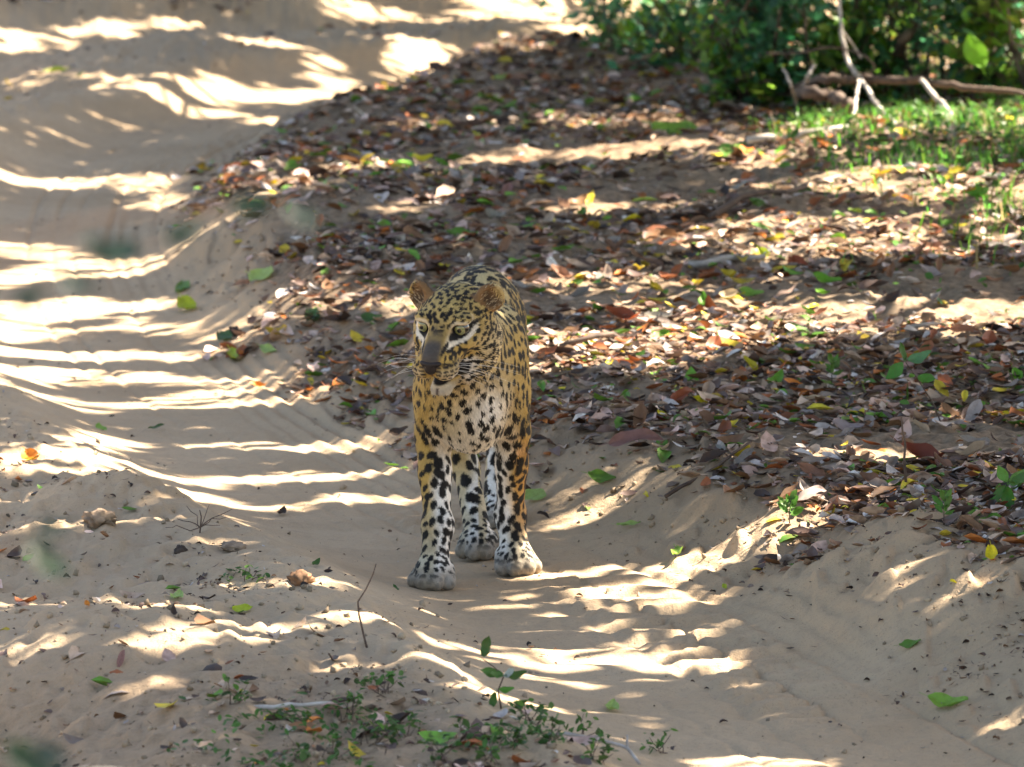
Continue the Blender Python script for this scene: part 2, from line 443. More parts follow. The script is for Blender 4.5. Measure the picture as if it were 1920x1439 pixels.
# ------------------------------------------------------------------ unseen shade trees right of the frame
# Trees out of view at right, added to shade the ground. Gaps in the crowns are placed to let the sun
# through where these strips of ground (x0, y0, x1, y1, half width, metres) lie in the sun.
SUN_FLECKS = [(0.38, 13.3, 0.7, 13.0, 0.046),(0.53, 12.92, 0.9, 12.68, 0.044),(0.15, 12.58, 0.52, 12.53, 0.035),(0.05, 13.51, 0.3, 13.55, 0.033),(0.63, 12.5, 0.88, 12.5, 0.035),(0.29, 14.5, 0.51, 14.39, 0.046),(-1.83, 23.11, -1.39, 23.4, 0.123),(-1.37, 23.19, -0.74, 20.52, 0.159),(-1.91, 21.22, -0.91, 20.27, 0.168),(-1.8, 19.92, -1.18, 20.19, 0.112),(-1.81, 20.08, -1.37, 20.48, 0.069),(-1.67, 18.5, -1.23, 19.32, 0.298),(-1.7, 18.85, -1.3, 19.49, 0.204),(-1.25, 19.18, -0.28, 17.55, 0.122),(-1.63, 18.08, -0.72, 18.01, 0.091),(-1.53, 16.96, -1.2, 17.65, 0.183),(-1.51, 16.69, -0.58, 17.23, 0.112),(-1.28, 17.75, -0.49, 17.24, 0.068),(-0.78, 17.23, -0.31, 16.72, 0.08),(-1.39, 15.4, -0.96, 15.07, 0.194),(-1.02, 15.02, -0.33, 15.18, 0.101),(-0.98, 15.32, -0.24, 15.68, 0.053),(-1.34, 14.79, -1.1, 14.56, 0.048),(-0.72, 16.2, -0.25, 15.97, 0.065),(-1.12, 15.59, -0.95, 16.21, 0.056),(-0.63, 14.73, -0.3, 14.85, 0.037),(-0.48, 14.55, -0.25, 14.62, 0.03),(-0.4, 13.52, -0.24, 14.14, 0.027),(-0.28, 12.78, -0.01, 12.82, 0.036),(-0.03, 12.86, 0.42, 12.81, 0.125),(-0.07, 12.99, 0.32, 13.07, 0.045),(0.04, 13.27, 0.16, 13.27, 0.039),(0.31, 12.84, 0.58, 12.74, 0.073),(0.07, 14.04, 0.52, 13.99, 0.07),(0.52, 14.05, 0.7, 13.84, 0.104),(0.02, 13.8, 0.26, 13.82, 0.042),(0.02, 13.66, 0.33, 13.71, 0.05),(0.1, 13.87, 0.51, 13.86, 0.068),(0.31, 13.7, 0.61, 13.5, 0.066),(0.05, 15.03, 0.3, 14.76, 0.059),(0.04, 14.93, 0.32, 14.68, 0.049),(0.05, 14.68, 0.15, 14.7, 0.058),(0.18, 12.31, 0.35, 12.23, 0.054),(0.75, 12.03, 1.1, 11.91, 0.064),(0.34, 11.74, 0.52, 11.78, 0.062),(0.3, 13.17, 0.54, 13.07, 0.046),(0.57, 13.13, 0.85, 12.86, 0.06),(0.71, 13.17, 0.91, 12.82, 0.075),(-1.2, 13.19, -0.76, 12.67, 0.047),(-0.6, 13.23, -0.4, 13.35, 0.039),(-0.69, 12.49, -0.49, 12.61, 0.035),(-0.69, 12.36, -0.5, 12.4, 0.034),(-1.14, 12.52, -0.92, 12.38, 0.026),(-0.49, 12.64, -0.33, 12.68, 0.022),(-0.27, 12.23, -0.11, 12.14, 0.041),(-0.77, 12.01, -0.65, 12.05, 0.032),(-0.55, 11.67, -0.43, 11.71, 0.023),(-1.29, 14.18, -1.06, 14.02, 0.028),(-0.93, 14.01, -0.72, 14.11, 0.027),(-0.11, 11.97, -0.01, 12.25, 0.02),(-0.06, 11.95, 0.15, 12.36, 0.021),(0.17, 16.7, 0.48, 16.7, 0.357),(0.06, 16.5, 0.26, 16.58, 0.245),(0.41, 17.11, 1.58, 17.18, 0.338),(0.61, 18.89, 1.71, 18.61, 0.495),(0.04, 21.76, 0.61, 21.55, 0.24),(0.27, 23.19, 0.66, 23.42, 0.203),(-0.56, 20.94, -0.33, 21.12, 0.098),(-0.36, 19.71, -0.18, 19.94, 0.109),(0.03, 18.1, 0.51, 17.92, 0.208),(-0.54, 17.96, -0.29, 17.6, 0.088),(0.04, 16.16, 0.33, 16.28, 0.101),(0.53, 14.65, 0.97, 14.63, 0.048),(0.39, 16.23, 0.54, 16.54, 0.103),(1.08, 20.22, 1.76, 19.16, 0.298),(1.43, 23.25, 2.01, 21.95, 0.286),(1.08, 24.09, 1.2, 23.96, 0.172),(0.82, 20.05, 0.98, 19.86, 0.153),(-0.51, 23.41, -0.12, 23.17, 0.07),(1.06, 15.39, 1.19, 15.16, 0.039),(0.32, 23.78, 0.47, 23.71, 0.105),(0.68, 20.94, 0.81, 20.72, 0.167),(-0.17, 18.6, -0.02, 18.61, 0.048),(0.15, 19.71, 0.48, 19.69, 0.124),(-1.9, 26.59, -1.43, 26.03, 0.067),(-1.69, 25.96, -1.22, 26.15, 0.066),(-1.38, 26.36, -0.58, 26.92, 0.138),(-1.23, 26.32, -0.44, 25.0, 0.107),(-0.82, 27.25, 0.09, 26.21, 0.162),(-0.42, 28.18, -0.13, 26.47, 0.242),(-1.85, 29.24, -1.5, 29.59, 0.14),(-1.22, 27.65, -0.82, 27.45, 0.099),(-0.86, 30.39, -0.53, 30.59, 0.091),(-0.41, 30.57, 0.29, 28.84, 0.172),(-0.03, 31.02, 0.22, 29.68, 0.344),(0.49, 31.29, 0.95, 29.35, 0.686),(-2.46, 27.38, -1.97, 26.25, 0.093),(-2.57, 28.67, -2.08, 29.03, 0.108),(0.53, 26.49, 0.8, 25.83, 0.255),(1.04, 29.69, 1.34, 29.83, 0.463),(1.49, 28.08, 1.7, 27.56, 0.404),(1.64, 24.93, 1.93, 24.72, 0.322),(1.03, 25.15, 1.18, 24.98, 0.188)]


def fleck_value(x, y):
    """below 1 inside a sunlit strip"""
    v = np.full(x.shape, 9.0)
    wx = x + 0.10 * noise2(x * 3.1, y * 4.0, 81); wy = y + 0.05 * noise2(x * 5, y * 3.0, 82) + 0.02 * noise2(x * 13, y * 9, 83)
    for x0, y0, x1, y1, h in SUN_FLECKS:
        dx, dy = x1 - x0, y1 - y0; L2 = dx * dx + dy * dy
        k = ((wx - x0) * dx + (wy - y0) * dy) / L2
        kc = np.clip(k, 0.0, 1.0)
        ex = (wx - x0 - kc * dx); ey = (wy - y0 - kc * dy)
        hh = h * (0.55 + 0.45 * np.sin(math.pi * kc)) + 0.035
        v = np.minimum(v, np.sqrt((ex / (0.7 * h + 0.05)) ** 2 + (ey / hh) ** 2))
    return v + 0.32 * noise2(x * 0.6, y * 9.0, 85) + 0.30 * noise2(x * 1.2, y * 19.0, 86)

def make_shade_trees():
    n = 150000
    gy = 9.6 + 27.0 * rng.random(3 * n)
    gy = gy[rng.random(3 * n) < (0.088 * gy + 0.55) / 3.9][:n]; n = len(gy)
    gx = (rng.random(n) * 2 - 1) * (0.088 * gy + 0.55)
    gz = terrain(gx, gy, False)
    H = 2.7 + 1.6 * rng.random(n)
    keep = ((fleck_value(gx, gy) > 1.0) | (rng.random(n) < 0.03)) & (rng.random(n) > 0.93 * sstep(0.6, 0.9, gx) * sstep(19.8, 21.5, gy))  # leaves dropped over sun strips, and thinned so sun reaches the thicket
    # crown kept closed so that its shade covers the leopard
    Gp = np.stack([gx, gy, gz], 1); dmin = np.full(n, 9.0)
    for f_ in np.linspace(-0.3, 1.0, 9):
        w_ = np.array([-0.09, 13.92 + f_, 0.53]) - Gp
        dmin = np.minimum(dmin, np.linalg.norm(w_ - (w_ @ SUN)[:, None] * SUN[None], axis=1))
    keep |= (dmin < 0.21) & (rng.random(n) < 0.92)
    gx, gy, gz, H = gx[keep], gy[keep], gz[keep], H[keep]
    P = np.stack([gx, gy, gz], 1) + SUN[None] * ((H - gz) / SUN[2])[:, None]
    trunks = [(3.1, 13.2), (3.6, 18.4), (3.9, 24.2), (4.6, 30.3), (5.4, 36.5)]
    words = ['nearest to the viewer', 'abreast of the bend', 'above the dead branches', 'behind the green thicket', 'farthest along the track']
    T = np.array(trunks)
    who = np.argmin(((P[:, None, :2] - T[None] - np.array([0, 1.0])) ** 2).sum(2), 1)
    tmpl = [hexl(.13, .03), hexl(.12, .05), hexl(.15, -.04)]
    r = random.Random(3)
    for k, (tx, ty) in enumerate(trunks):
        m = who == k
        p = P[m]; nn = len(p)
        tz = float(terrain(np.array([tx]), np.array([ty]), False)[0])
        root = empty('unseen_shade_tree', (tx, ty, tz))  # never in view; added to cast the dappled shade
        tag(root, 'unseen leafy tree right of the frame, ' + words[k] + ', added to shade the sand', 'tree', 'unseen shade trees right of the frame')
        tb = Tubes()
        top = np.array([tx - 0.4, ty + 0.3, 3.6])
        tb.add(wander((tx, ty, tz - 0.3), top, 8, 0.03, r), np.linspace(0.17, 0.09, 8), 10)
        for j in range(22):
            q = p[r.randrange(nn)]
            st = np.array([tx, ty, tz]) + (top - np.array([tx, ty, tz])) * r.uniform(0.55, 1.0)
            tb.add(wander(st, q, 7, 0.05, r), np.linspace(0.045, 0.008, 7), 5)
        tb.build('trunk', M_BARK, root, (tx, ty, tz))
        R = rot_frames(SUN_AZ * 0.3 - math.pi / 2 + rng.normal(0, 0.22, nn), rng.normal(0, 0.35, nn), rng.normal(0, 0.6, nn))
        c = np.array([0.05, 0.10, 0.025]) * (0.6 + 0.8 * rng.random((nn, 1))) * (1 + 0.2 * rng.normal(size=(nn, 3)))
        leaves_mesh('crown', p, R, 0.15 + 0.10 * rng.random(nn), np.clip(c, 0.01, 0.3), M_CANOPY, tmpl, root, (tx, ty, tz))
make_shade_trees()

# ------------------------------------------------------------------ leopard
# Body axes: X to the picture's right, F forward (towards the viewer), Z up; metres. World = (LX + X, LY - F, Z).
LX, LY = -0.087, 13.92
VOX = 0.0040

def rot3(yaw, pitch, roll):
    """columns: head right, head forward, head up, in body axes"""
    y = Matrix.Rotation(yaw, 3, 'Z'); p = Matrix.Rotation(pitch, 3, 'X'); r = Matrix.Rotation(roll, 3, 'Y')
    return np.array(y @ p @ r)
# in body axes (X, F, Z): positive rotation about Z turns forward (F) towards -X
HEAD_R = rot3(math.radians(20), math.radians(-23), math.radians(3))
HEAD_O = np.array([-0.047, 0.235, 0.596])
def head_pt(a, b, c): return HEAD_O + HEAD_R @ np.array([a, b, c])
def to_head(P): return (P - HEAD_O) @ HEAD_R

def ear_frame(s):
    Re = HEAD_R @ np.array(Matrix.Rotation(math.radians(-s * 22), 3, 'Z') @ Matrix.Rotation(math.radians(s * 42), 3, 'Y') @ Matrix.Rotation(math.radians(10), 3, 'X'))
    return head_pt(s * 0.079, -0.052, 0.044 + 0.004 * s), Re

def ear_value(P):
    """about 1 on the skin of an ear, and where on the ear: height above its middle"""
    best = np.full(len(P), 9.0); up = np.zeros(len(P)); fr = np.zeros(len(P))
    for s in (-1, 1):
        c, Re = ear_frame(s)
        q = (P - c) @ Re
        v = np.sqrt((q[:, 0] / 0.035) ** 2 + (q[:, 1] / 0.022) ** 2 + (q[:, 2] / 0.039) ** 2)
        m = v < best
        best = np.where(m, v, best); up = np.where(m, q[:, 2], up); fr = np.where(m, np.hypot(q[:, 0] / 0.0265, (q[:, 2] - 0.004) / 0.0315), fr)
    return best, up, fr

class Field:
    def __init__(self, lo, hi, h):
        self.lo = np.array(lo, float); self.h = h
        self.n = np.ceil((np.array(hi) - self.lo) / h).astype(int) + 1
        self.d = np.full(self.n, 0.25, np.float32)
    def block(self, lo, hi):
        a = np.clip(np.floor((lo - self.lo) / self.h).astype(int), 0, self.n - 1)
        b = np.clip(np.ceil((hi - self.lo) / self.h).astype(int) + 1, 1, self.n)
        g = [self.lo[k] + self.h * np.arange(a[k], b[k]) for k in range(3)]
        G = np.meshgrid(*g, indexing='ij', sparse=True)
        return tuple(slice(a[k], b[k]) for k in range(3)), G
    def blend(self, sl, d, k):
        o = self.d[sl]
        hh = np.clip(0.5 + 0.5 * (o - d) / k, 0, 1)
        self.d[sl] = o * (1 - hh) + d * hh - k * hh * (1 - hh)
    def carve(self, sl, d, k):
        o = self.d[sl]; d = -d
        hh = np.clip(0.5 - 0.5 * (o - d) / k, 0, 1)
        self.d[sl] = o * (1 - hh) + d * hh + k * hh * (1 - hh)
    def _ell(self, c, r, R=None):
        c = np.asarray(c, float); r = np.asarray(r, float)
        ext = r if R is None else np.sqrt(((np.asarray(R) * r[None]) ** 2).sum(1))
        sl, G = self.block(c - ext - 0.06, c + ext + 0.06)
        q = [G[i] - c[i] for i in range(3)]
        if R is not None:
            R = np.asarray(R); q = [R[0, j] * q[0] + R[1, j] * q[1] + R[2, j] * q[2] for j in range(3)]
        k0 = np.sqrt((q[0] / r[0]) ** 2 + (q[1] / r[1]) ** 2 + (q[2] / r[2]) ** 2)
        k1 = np.sqrt((q[0] / r[0] ** 2) ** 2 + (q[1] / r[1] ** 2) ** 2 + (q[2] / r[2] ** 2) ** 2) + 1e-9
        return sl, np.clip(k0 * (k0 - 1) / k1, -0.2, 0.25)
    def ell(self, c, r, k=0.03, R=None):
        sl, d = self._ell(c, r, R); self.blend(sl, d, k)
    def cut(self, c, r, k=0.01, R=None):
        sl, d = self._ell(c, r, R); self.carve(sl, d, k)
    def cone(self, p0, r0, p1, r1, k=0.02, sx=1.0):
        p0 = np.asarray(p0, float); p1 = np.asarray(p1, float); m = max(r0, r1) * max(1, sx) + 0.06
        sl, G = self.block(np.minimum(p0, p1) - m, np.maximum(p0, p1) + m)
        d = p1 - p0; L2 = (d * d).sum()
        q = [G[i] - p0[i] for i in range(3)]
        t = np.clip((q[0] * d[0] + q[1] * d[1] + q[2] * d[2]) / L2, 0, 1)
        e0 = (q[0] - t * d[0]) / sx; e1 = q[1] - t * d[1]; e2 = q[2] - t * d[2]
        self.blend(sl, np.sqrt(e0 * e0 + e1 * e1 + e2 * e2) - (r0 + (r1 - r0) * t), k)

def surface_nets(d, lo, h):
    ins = d < 0
    c = [ins[i:ins.shape[0] - 1 + i, j:ins.shape[1] - 1 + j, k:ins.shape[2] - 1 + k] for i in (0, 1) for j in (0, 1) for k in (0, 1)]
    s = sum(x.astype(np.int8) for x in c)
    act = (s > 0) & (s < 8)
    idx = np.full(act.shape, -1, np.int64); cells = np.argwhere(act); idx[act] = np.arange(len(cells))
    acc = np.zeros((len(cells), 3)); cnt = np.zeros(len(cells))
    corners = [(i, j, k) for i in (0, 1) for j in (0, 1) for k in (0, 1)]
    val = {o: d[cells[:, 0] + o[0], cells[:, 1] + o[1], cells[:, 2] + o[2]] for o in corners}
    for a in corners:
        for ax in range(3):
            if a[ax]: continue
            b = list(a); b[ax] = 1; b = tuple(b)
            va, vb = val[a], val[b]; m = (va < 0) != (vb < 0)
            t = np.where(m, va / np.where(m, va - vb, 1), 0)
            p = np.array(a)[None] + t[:, None] * (np.array(b) - np.array(a))[None]
            acc[m] += p[m]; cnt[m] += 1
    V = lo + h * (cells + acc / cnt[:, None])
    Q = []
    for ax in range(3):
        sl0 = [slice(1, -1)] * 3; sl1 = [slice(1, -1)] * 3
        sl0[ax] = slice(0, -1); sl1[ax] = slice(1, None)
        A = ins[tuple(sl0)]; B = ins[tuple(sl1)]
        e = np.argwhere(A != B)
        off = np.ones(3, int); off[ax] = 0
        e = e + off
        flip = ins[e[:, 0], e[:, 1], e[:, 2]]
        u, v = [(1, 2), (2, 0), (0, 1)][ax]
        def cell(du, dv):
            q = e.copy(); q[:, u] -= du; q[:, v] -= dv
            return idx[q[:, 0], q[:, 1], q[:, 2]]
        q = np.stack([cell(1, 1), cell(0, 1), cell(0, 0), cell(1, 0)], 1)
        q[~flip] = q[~flip][:, ::-1]
        Q.append(q)
    return V, np.concatenate(Q)

def leopard_field():
    f = Field((-0.20, -1.32, -0.02), (0.22, 0.46, 0.76), VOX)
    # trunk
    f.ell((0, -0.15, 0.470), (0.106, 0.29, 0.150), 0.04)
    f.ell((0.004, -0.45, 0.470), (0.104, 0.28, 0.122), 0.05)
    f.ell((0.010, -0.76, 0.500), (0.098, 0.18, 0.118), 0.05)
    f.ell((0, -0.02, 0.520), (0.095, 0.15, 0.105), 0.04)
    f.ell((-0.004, 0.070, 0.435), (0.086, 0.105, 0.125), 0.04)
    f.ell((0.0, 0.02, 0.35), (0.060, 0.10, 0.05), 0.04)
    # neck
    f.cone((0, -0.02, 0.510), 0.108, (-0.022, 0.17, 0.560), 0.086, 0.05)
    f.cone((-0.005, 0.08, 0.46), 0.080, (-0.025, 0.19, 0.525), 0.066, 0.04)
    # shoulders
    for sx, fo in ((-1, 0.03), (1, -0.015)):
        f.ell((sx * 0.077, fo, 0.485), (0.037, 0.085, 0.115), 0.035)
        f.ell((sx * 0.080, fo - 0.01, 0.400), (0.034, 0.070, 0.085), 0.03)
    # front legs: shoulder, elbow, wrist, pastern
    def foreleg(el, wr, pa, toes, s):
        f.cone((s * 0.085, el[1] + 0.03, 0.42), 0.050, el, 0.043, 0.03, 0.82)
        mid = (np.array(el) * 0.6 + np.array(wr) * 0.4)
        f.cone(el, 0.044, mid, 0.037, 0.02, 0.88); f.cone(mid, 0.037, wr, 0.0305, 0.02, 0.95)
        f.ell(wr, (0.0340, 0.037, 0.034), 0.012)
        f.cone(wr, 0.030, pa, 0.032, 0.02)
        f.cone((el[0], el[1] - 0.035, el[2] + 0.01), 0.022, np.array(el) * 0.5 + np.array(wr) * 0.5 + np.array((0, -0.02, 0)), 0.016, 0.02)
        paw(pa, toes)
    def paw(pa, d):
        # four toes and a broad pad, pointing along d (X part of the forward direction)
        pa = np.array(pa, float); fw = np.array((d, 1.0, 0)); fw /= np.linalg.norm(fw); rt = np.array((fw[1], -fw[0], 0))
        zg = pa[2] - 0.045
        f.ell(pa + fw * 0.012 + np.array((0, 0, -0.010)), (0.042, 0.045, 0.030), 0.02)
        for t, (off, fwd, r) in enumerate(((-0.036, 0.026, 0.0185), (-0.0125, 0.050, 0.0205), (0.0125, 0.050, 0.0205), (0.036, 0.026, 0.0185))):
            c = pa + rt * off + fw * fwd; c[2] = zg + r * 0.98
            b = pa + rt * off * 0.75 + fw * (fwd - 0.040); b[2] = zg + 0.042
            f.cone(b, 0.016, c, r, 0.004)
        c = pa - fw * 0.02; f.ell((c[0], c[1], zg + 0.02), (0.036, 0.035, 0.022), 0.015)
    foreleg((-0.086, -0.01, 0.325), (-0.075, 0.045, 0.135), (-0.083, 0.075, 0.047), -0.20, -1)
    foreleg((0.088, -0.075, 0.325), (0.083, -0.155, 0.130), (0.094, -0.125, 0.047), 0.28, 1)
    # hind legs: hip, knee, hock, foot
    def hindleg(hip, knee, hock, pa, d):
        f.cone(hip, 0.085, knee, 0.058, 0.04, 0.62)
        f.cone(knee, 0.050, hock, 0.030, 0.02, 0.85)
        f.cone(hock, 0.029, pa, 0.032, 0.02, 0.95)
        f.ell(hock, (0.028, 0.032, 0.032), 0.02)
        paw(pa, d)
    hindleg((-0.058, -0.70, 0.47), (-0.050, -0.46, 0.345), (-0.018, -0.505, 0.185), (0.012, -0.365, 0.047), 0.05)
    hindleg((0.066, -0.80, 0.47), (0.078, -0.68, 0.315), (0.056, -0.93, 0.195), (0.050, -0.84, 0.047), 0.05)
    # tail hanging behind
    tp = [(0.01, -0.92, 0.555), (0.01, -1.04, 0.49), (0.012, -1.13, 0.37), (0.02, -1.18, 0.24), (0.03, -1.235, 0.15), (0.035, -1.28, 0.14)]
    for i in range(len(tp) - 1): f.cone(tp[i], 0.030 - 0.002 * i, tp[i + 1], 0.028 - 0.002 * i, 0.02)
    # head
    R = HEAD_R
    H = head_pt
    f.ell(H(0, -0.045, 0.012), (0.070, 0.085, 0.054), 0.03, R)
    f.ell(H(0, 0.004, 0.024), (0.048, 0.050, 0.034), 0.03, R)
    for s in (-1, 1):
        f.ell(H(s * 0.050, -0.022, -0.022), (0.037, 0.055, 0.050), 0.025, R)
        f.ell(H(s * 0.048, -0.04, -0.058), (0.034, 0.05, 0.036), 0.03, R)
        f.ell(H(s * 0.041, 0.031, 0.0375), (0.023, 0.023, 0.0125), 0.010, R)
        f.ell(H(s * 0.047, 0.030, -0.012), (0.024, 0.032, 0.019), 0.015, R)
    f.cone(H(0, 0.02, 0.016), 0.036, H(0, 0.112, -0.018), 0.0275, 0.02)
    f.ell(H(0, 0.062, -0.032), (0.046, 0.066, 0.036), 0.02, R)
    for s in (-1, 1):
        f.ell(H(s * 0.0230, 0.103, -0.0435), (0.0285, 0.036, 0.0240), 0.008, R)
    f.cone(H(0, 0.00, -0.080), 0.040, H(0, 0.070, -0.106), 0.0225, 0.012)
    f.ell(H(0, 0.090, -0.1070), (0.0205, 0.022, 0.0185), 0.016, R)
    # mouth slightly open, eye sockets
    f.cut(H(0, 0.106, -0.0775), (0.044, 0.060, 0.0110), 0.005, R)
    f.cut(H(0, 0.144, -0.060), (0.0022, 0.02, 0.018), 0.004, R)
    for s in (-1, 1):
        f.cut(H(s * 0.0410, 0.055, 0.019), (0.0165, 0.020, 0.0100), 0.006, R)
    # ears: cupped
    for s in (-1, 1):
        c, Re = ear_frame(s)
        f.ell(c, (0.032, 0.018, 0.033), 0.012, Re)
        f.cut(c + Re @ np.array((0, 0.017, 0.004)), (0.0245, 0.0190, 0.0260), 0.004, Re)
    return f

def sstep1(a, b, x): return sstep(a, b, x)

def leopard_color(P, nrm, trees):
    """coat colour at points P (body axes)"""
    n = len(P)
    h = to_head(P); a, b, c = h[:, 0], h[:, 1], h[:, 2]; aa = np.abs(a)
    inhead = ((a / 0.125) ** 2 + ((b - 0.02) / 0.155) ** 2 + ((c) / 0.135) ** 2 < 1) & (b > -0.085 - 0.25 * (c < -0.02) * (c + 0.02))
    X, Fw, Z = P[:, 0], P[:, 1], P[:, 2]
    nz1 = noise3(P * 22, 1)[:, None]; nz2 = noise3(P * 90, 2)[:, None]; nz3 = noise3(P * 260, 3)[:, None]
    gold = np.array([0.40, 0.265, 0.075]); deep = np.array([0.27, 0.15, 0.04]); pale = np.array([0.48, 0.37, 0.185]); white = np.array([0.74, 0.71, 0.65])
    col = np.repeat(gold[None], n, 0)
    # flanks deeper on the outside, paler towards the middle of the chest and inside of the legs
    side = sstep(0.02, 0.11, np.abs(X) + 0.01 * nz1[:, 0])[:, None]
    col = pale * (1 - side) + gold * side
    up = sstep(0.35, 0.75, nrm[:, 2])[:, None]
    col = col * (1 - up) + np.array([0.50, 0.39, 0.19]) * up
    under = (sstep(-0.25, -0.7, nrm[:, 2]) * sstep(0.43, 0.37, Z) * (Z > 0.28) * 0.45)[:, None]
    col = col * (1 - under) + white * under
    # white middle of the lower chest
    ch = (np.exp(-(((X - 0.030) / 0.042) ** 2 + ((Z - 0.400) / 0.060) ** 2 + ((Fw - 0.13) / 0.12) ** 2)) * 1.3)
    ch = np.clip(ch + 0.3 * nz1[:, 0] * ch, 0, 1)[:, None]
    col = col * (1 - ch) + white * ch
    # legs: inner faces white, lower legs pale
    leg = sstep(0.36, 0.28, Z)
    legc = np.where(Fw > -0.25, np.where(X < 0.01, -0.08, 0.085), np.where(X < 0.03, -0.01, 0.055))
    inner = np.where(X < 0.01, X - legc, legc - X) * np.where(Fw > -0.25, 1, 1)
    wi = np.clip(sstep(-0.012, 0.018, inner + 0.01 * nz1[:, 0]) + 0.30 * sstep(0.22, 0.08, Z), 0, 1) * leg
    col = col * (1 - wi[:, None]) + white * wi[:, None]
    og = (leg * sstep(0.005, 0.03, X - 0.075) * sstep(0.05, 0.15, Z) * (Fw > -0.25) * 0.7)[:, None]
    col = col * (1 - og) + np.array([0.44, 0.225, 0.065]) * og
    paws = sstep(0.065, 0.035, Z)[:, None]
    col = col * (1 - 0.85 * paws) + np.array([0.25, 0.215, 0.165]) * (0.85 * paws)
    # head ground colours
    hc = np.repeat(gold[None] * 0.95, n, 0)
    def over(cur, m, cc): m = np.clip(m, 0, 1)[:, None]; return cur * (1 - m) + np.asarray(cc) * m
    hc = over(hc, sstep(0.0, 0.05, c) * 0.6, (0.40, 0.30, 0.12))
    hc = over(hc, sstep(0.055, 0.085, aa) * sstep(0.03, -0.05, c) * 0.75, (0.52, 0.42, 0.26))
    hc = over(hc, sstep(0.045, 0.075, b) * sstep(0.024, 0.012, aa) * sstep(-0.055, -0.03, c) * np.clip(0.70 + 0.5 * nz2[:, 0], 0, 1), (0.115, 0.085, 0.045))        # bridge of the nose
    hc = over(hc, sstep(0.085, 0.110, b) * sstep(0.025, 0.015, aa) * sstep(-0.040, -0.022, c) * 0.95, (0.060, 0.054, 0.050))
    hc = over(hc, sstep(0.06, 0.08, b) * sstep(0.010, 0.024, aa) * sstep(-0.025, -0.040, c) * 0.8, (0.42, 0.33, 0.20))            # muzzle sides
    hc = over(hc, sstep(0.02, 0.04, b) * sstep(0.030, 0.046, aa) * sstep(-0.045, -0.055, c) * 0.8, white)
    hc = over(hc, sstep(-0.055, -0.066, c) * sstep(0.07, 0.09, b) * 0.8, (0.55, 0.48, 0.36))
    hc = over(hc, sstep(-0.092, -0.100, c) * sstep(0.02, 0.06, b) * (0.75 + 0.3 * nz2[:, 0]), (0.33, 0.29, 0.23))                                               # chin
    hc = over(hc, sstep(-0.088, -0.098, c) * sstep(0.0, -0.04, b) * 0.5, white)
    # eyes: pale line above and below, black rims with a tear line
    ex = aa - 0.041; ez = c - 0.019
    er = np.hypot(ex * np.where(ex < 0, 1.10, 0.80), ez * 1.05)
    hc = over(hc, sstep(0.0055, 0.003, np.abs(er - 0.0208)) * sstep(0.0, 0.02, b) * (0.55 + 0.45 * (ez < 0)) * sstep(-0.022, -0.010, ex), (0.66, 0.60, 0.48))
    hc = over(hc, sstep(0.0182, 0.0165, er) * (b > 0.0), (0.010, 0.009, 0.008))
    tear = np.hypot((aa - 0.0245 - 0.15 * (c - 0.005)) * 1.0, (c - 0.003) * 0.55)
    hc = over(hc, sstep(0.0050, 0.0035, tear) * (b > 0.02), (0.012, 0.010, 0.009))
    hc = over(hc, sstep(0.007, 0.005, np.hypot((aa - 0.060) * 0.6, (c - 0.022) * 1.2)) * (b > -0.02), (0.012, 0.010, 0.009))
    # ears: tawny edge, dark behind and in the hollow
    ev, eu, er2 = ear_value(P)
    ear = (ev < 1.25) & (eu > -0.022)
    hc = over(hc, ear * 1.0, (0.20, 0.11, 0.045))
    hn = (nrm @ HEAD_R)[:, 1]
    hc = over(hc, ear * sstep(0.0, -0.35, hn), (0.05, 0.035, 0.025))
    hol = ear * sstep(0.95, 0.6, er2) * sstep(0.1, 0.4, hn) * sstep(0.022, -0.008, eu); hc = over(hc, hol * 0.85, (0.055, 0.035, 0.02))
    # open mouth and lip line
    mouth = sstep(0.0105, 0.0080, np.abs(c + 0.0790) - 0.003) * (b > 0.02) * (aa < 0.050)
    hc = over(hc, mouth, (0.010, 0.008, 0.008))
    lip = sstep(0.0050, 0.003, np.abs(c + 0.0675)) * (b > 0.085) * (aa < 0.022)
    hc = over(hc, lip * 0.8, (0.24, 0.075, 0.04))
    corner = sstep(0.018, 0.012, np.hypot((aa - 0.040), (c + 0.072) * 1.0)) * (b > 0.015) * (b < 0.095)
    hc = over(hc, corner, (0.014, 0.012, 0.012))
    hc = over(hc, sstep(0.004, 0.002, aa) * (b > 0.105) * (c < -0.036) * 0.9, (0.05, 0.03, 0.03))
    # whisker rows
    row = np.zeros(n)
    for cz in (-0.033, -0.0415, -0.050, -0.058):
        row = np.maximum(row, sstep(0.0032, 0.0018, np.abs(c - cz - 0.10 * (b - 0.08) + 0.001 * nz2[:, 0])) * sstep(-0.2, 0.2, np.sin((b - aa) * 330 + cz * 900) + 0.75))
    hc = over(hc, row * (b > 0.045) * (b < 0.150) * (aa > 0.012), (0.02, 0.016, 0.014))
    col = np.where(inhead[:, None], hc, col)
    col = col * (1 + 0.14 * nz1 + 0.12 * nz2 + 0.15 * nz3)
    # spots
    C, rad, ax, typ, tree = trees
    fade = np.ones(n)
    fade *= np.where(inhead, 1 - np.clip(sstep(0.070, 0.088, b) * sstep(0.030, 0.018, aa), 0, 1), 1)         # none on the bridge
    fade *= np.where(inhead & ear, 0.0, 1) * np.where(inhead & (c < -0.09) & (b > 0.05), 0.0, 1)
    fade *= np.where(inhead, 1 - sstep(0.0245, 0.0225, er) * (b > 0), 1)
    fade *= np.where(inhead, 1 - sstep(0.050, 0.070, b) * sstep(-0.022, -0.034, c), 1)
    fade *= 1 - 0.75 * sstep(0.045, 0.025, Z)
    dark = np.zeros(n); cen = np.zeros(n)
    nn = np.zeros((n, 3), int)
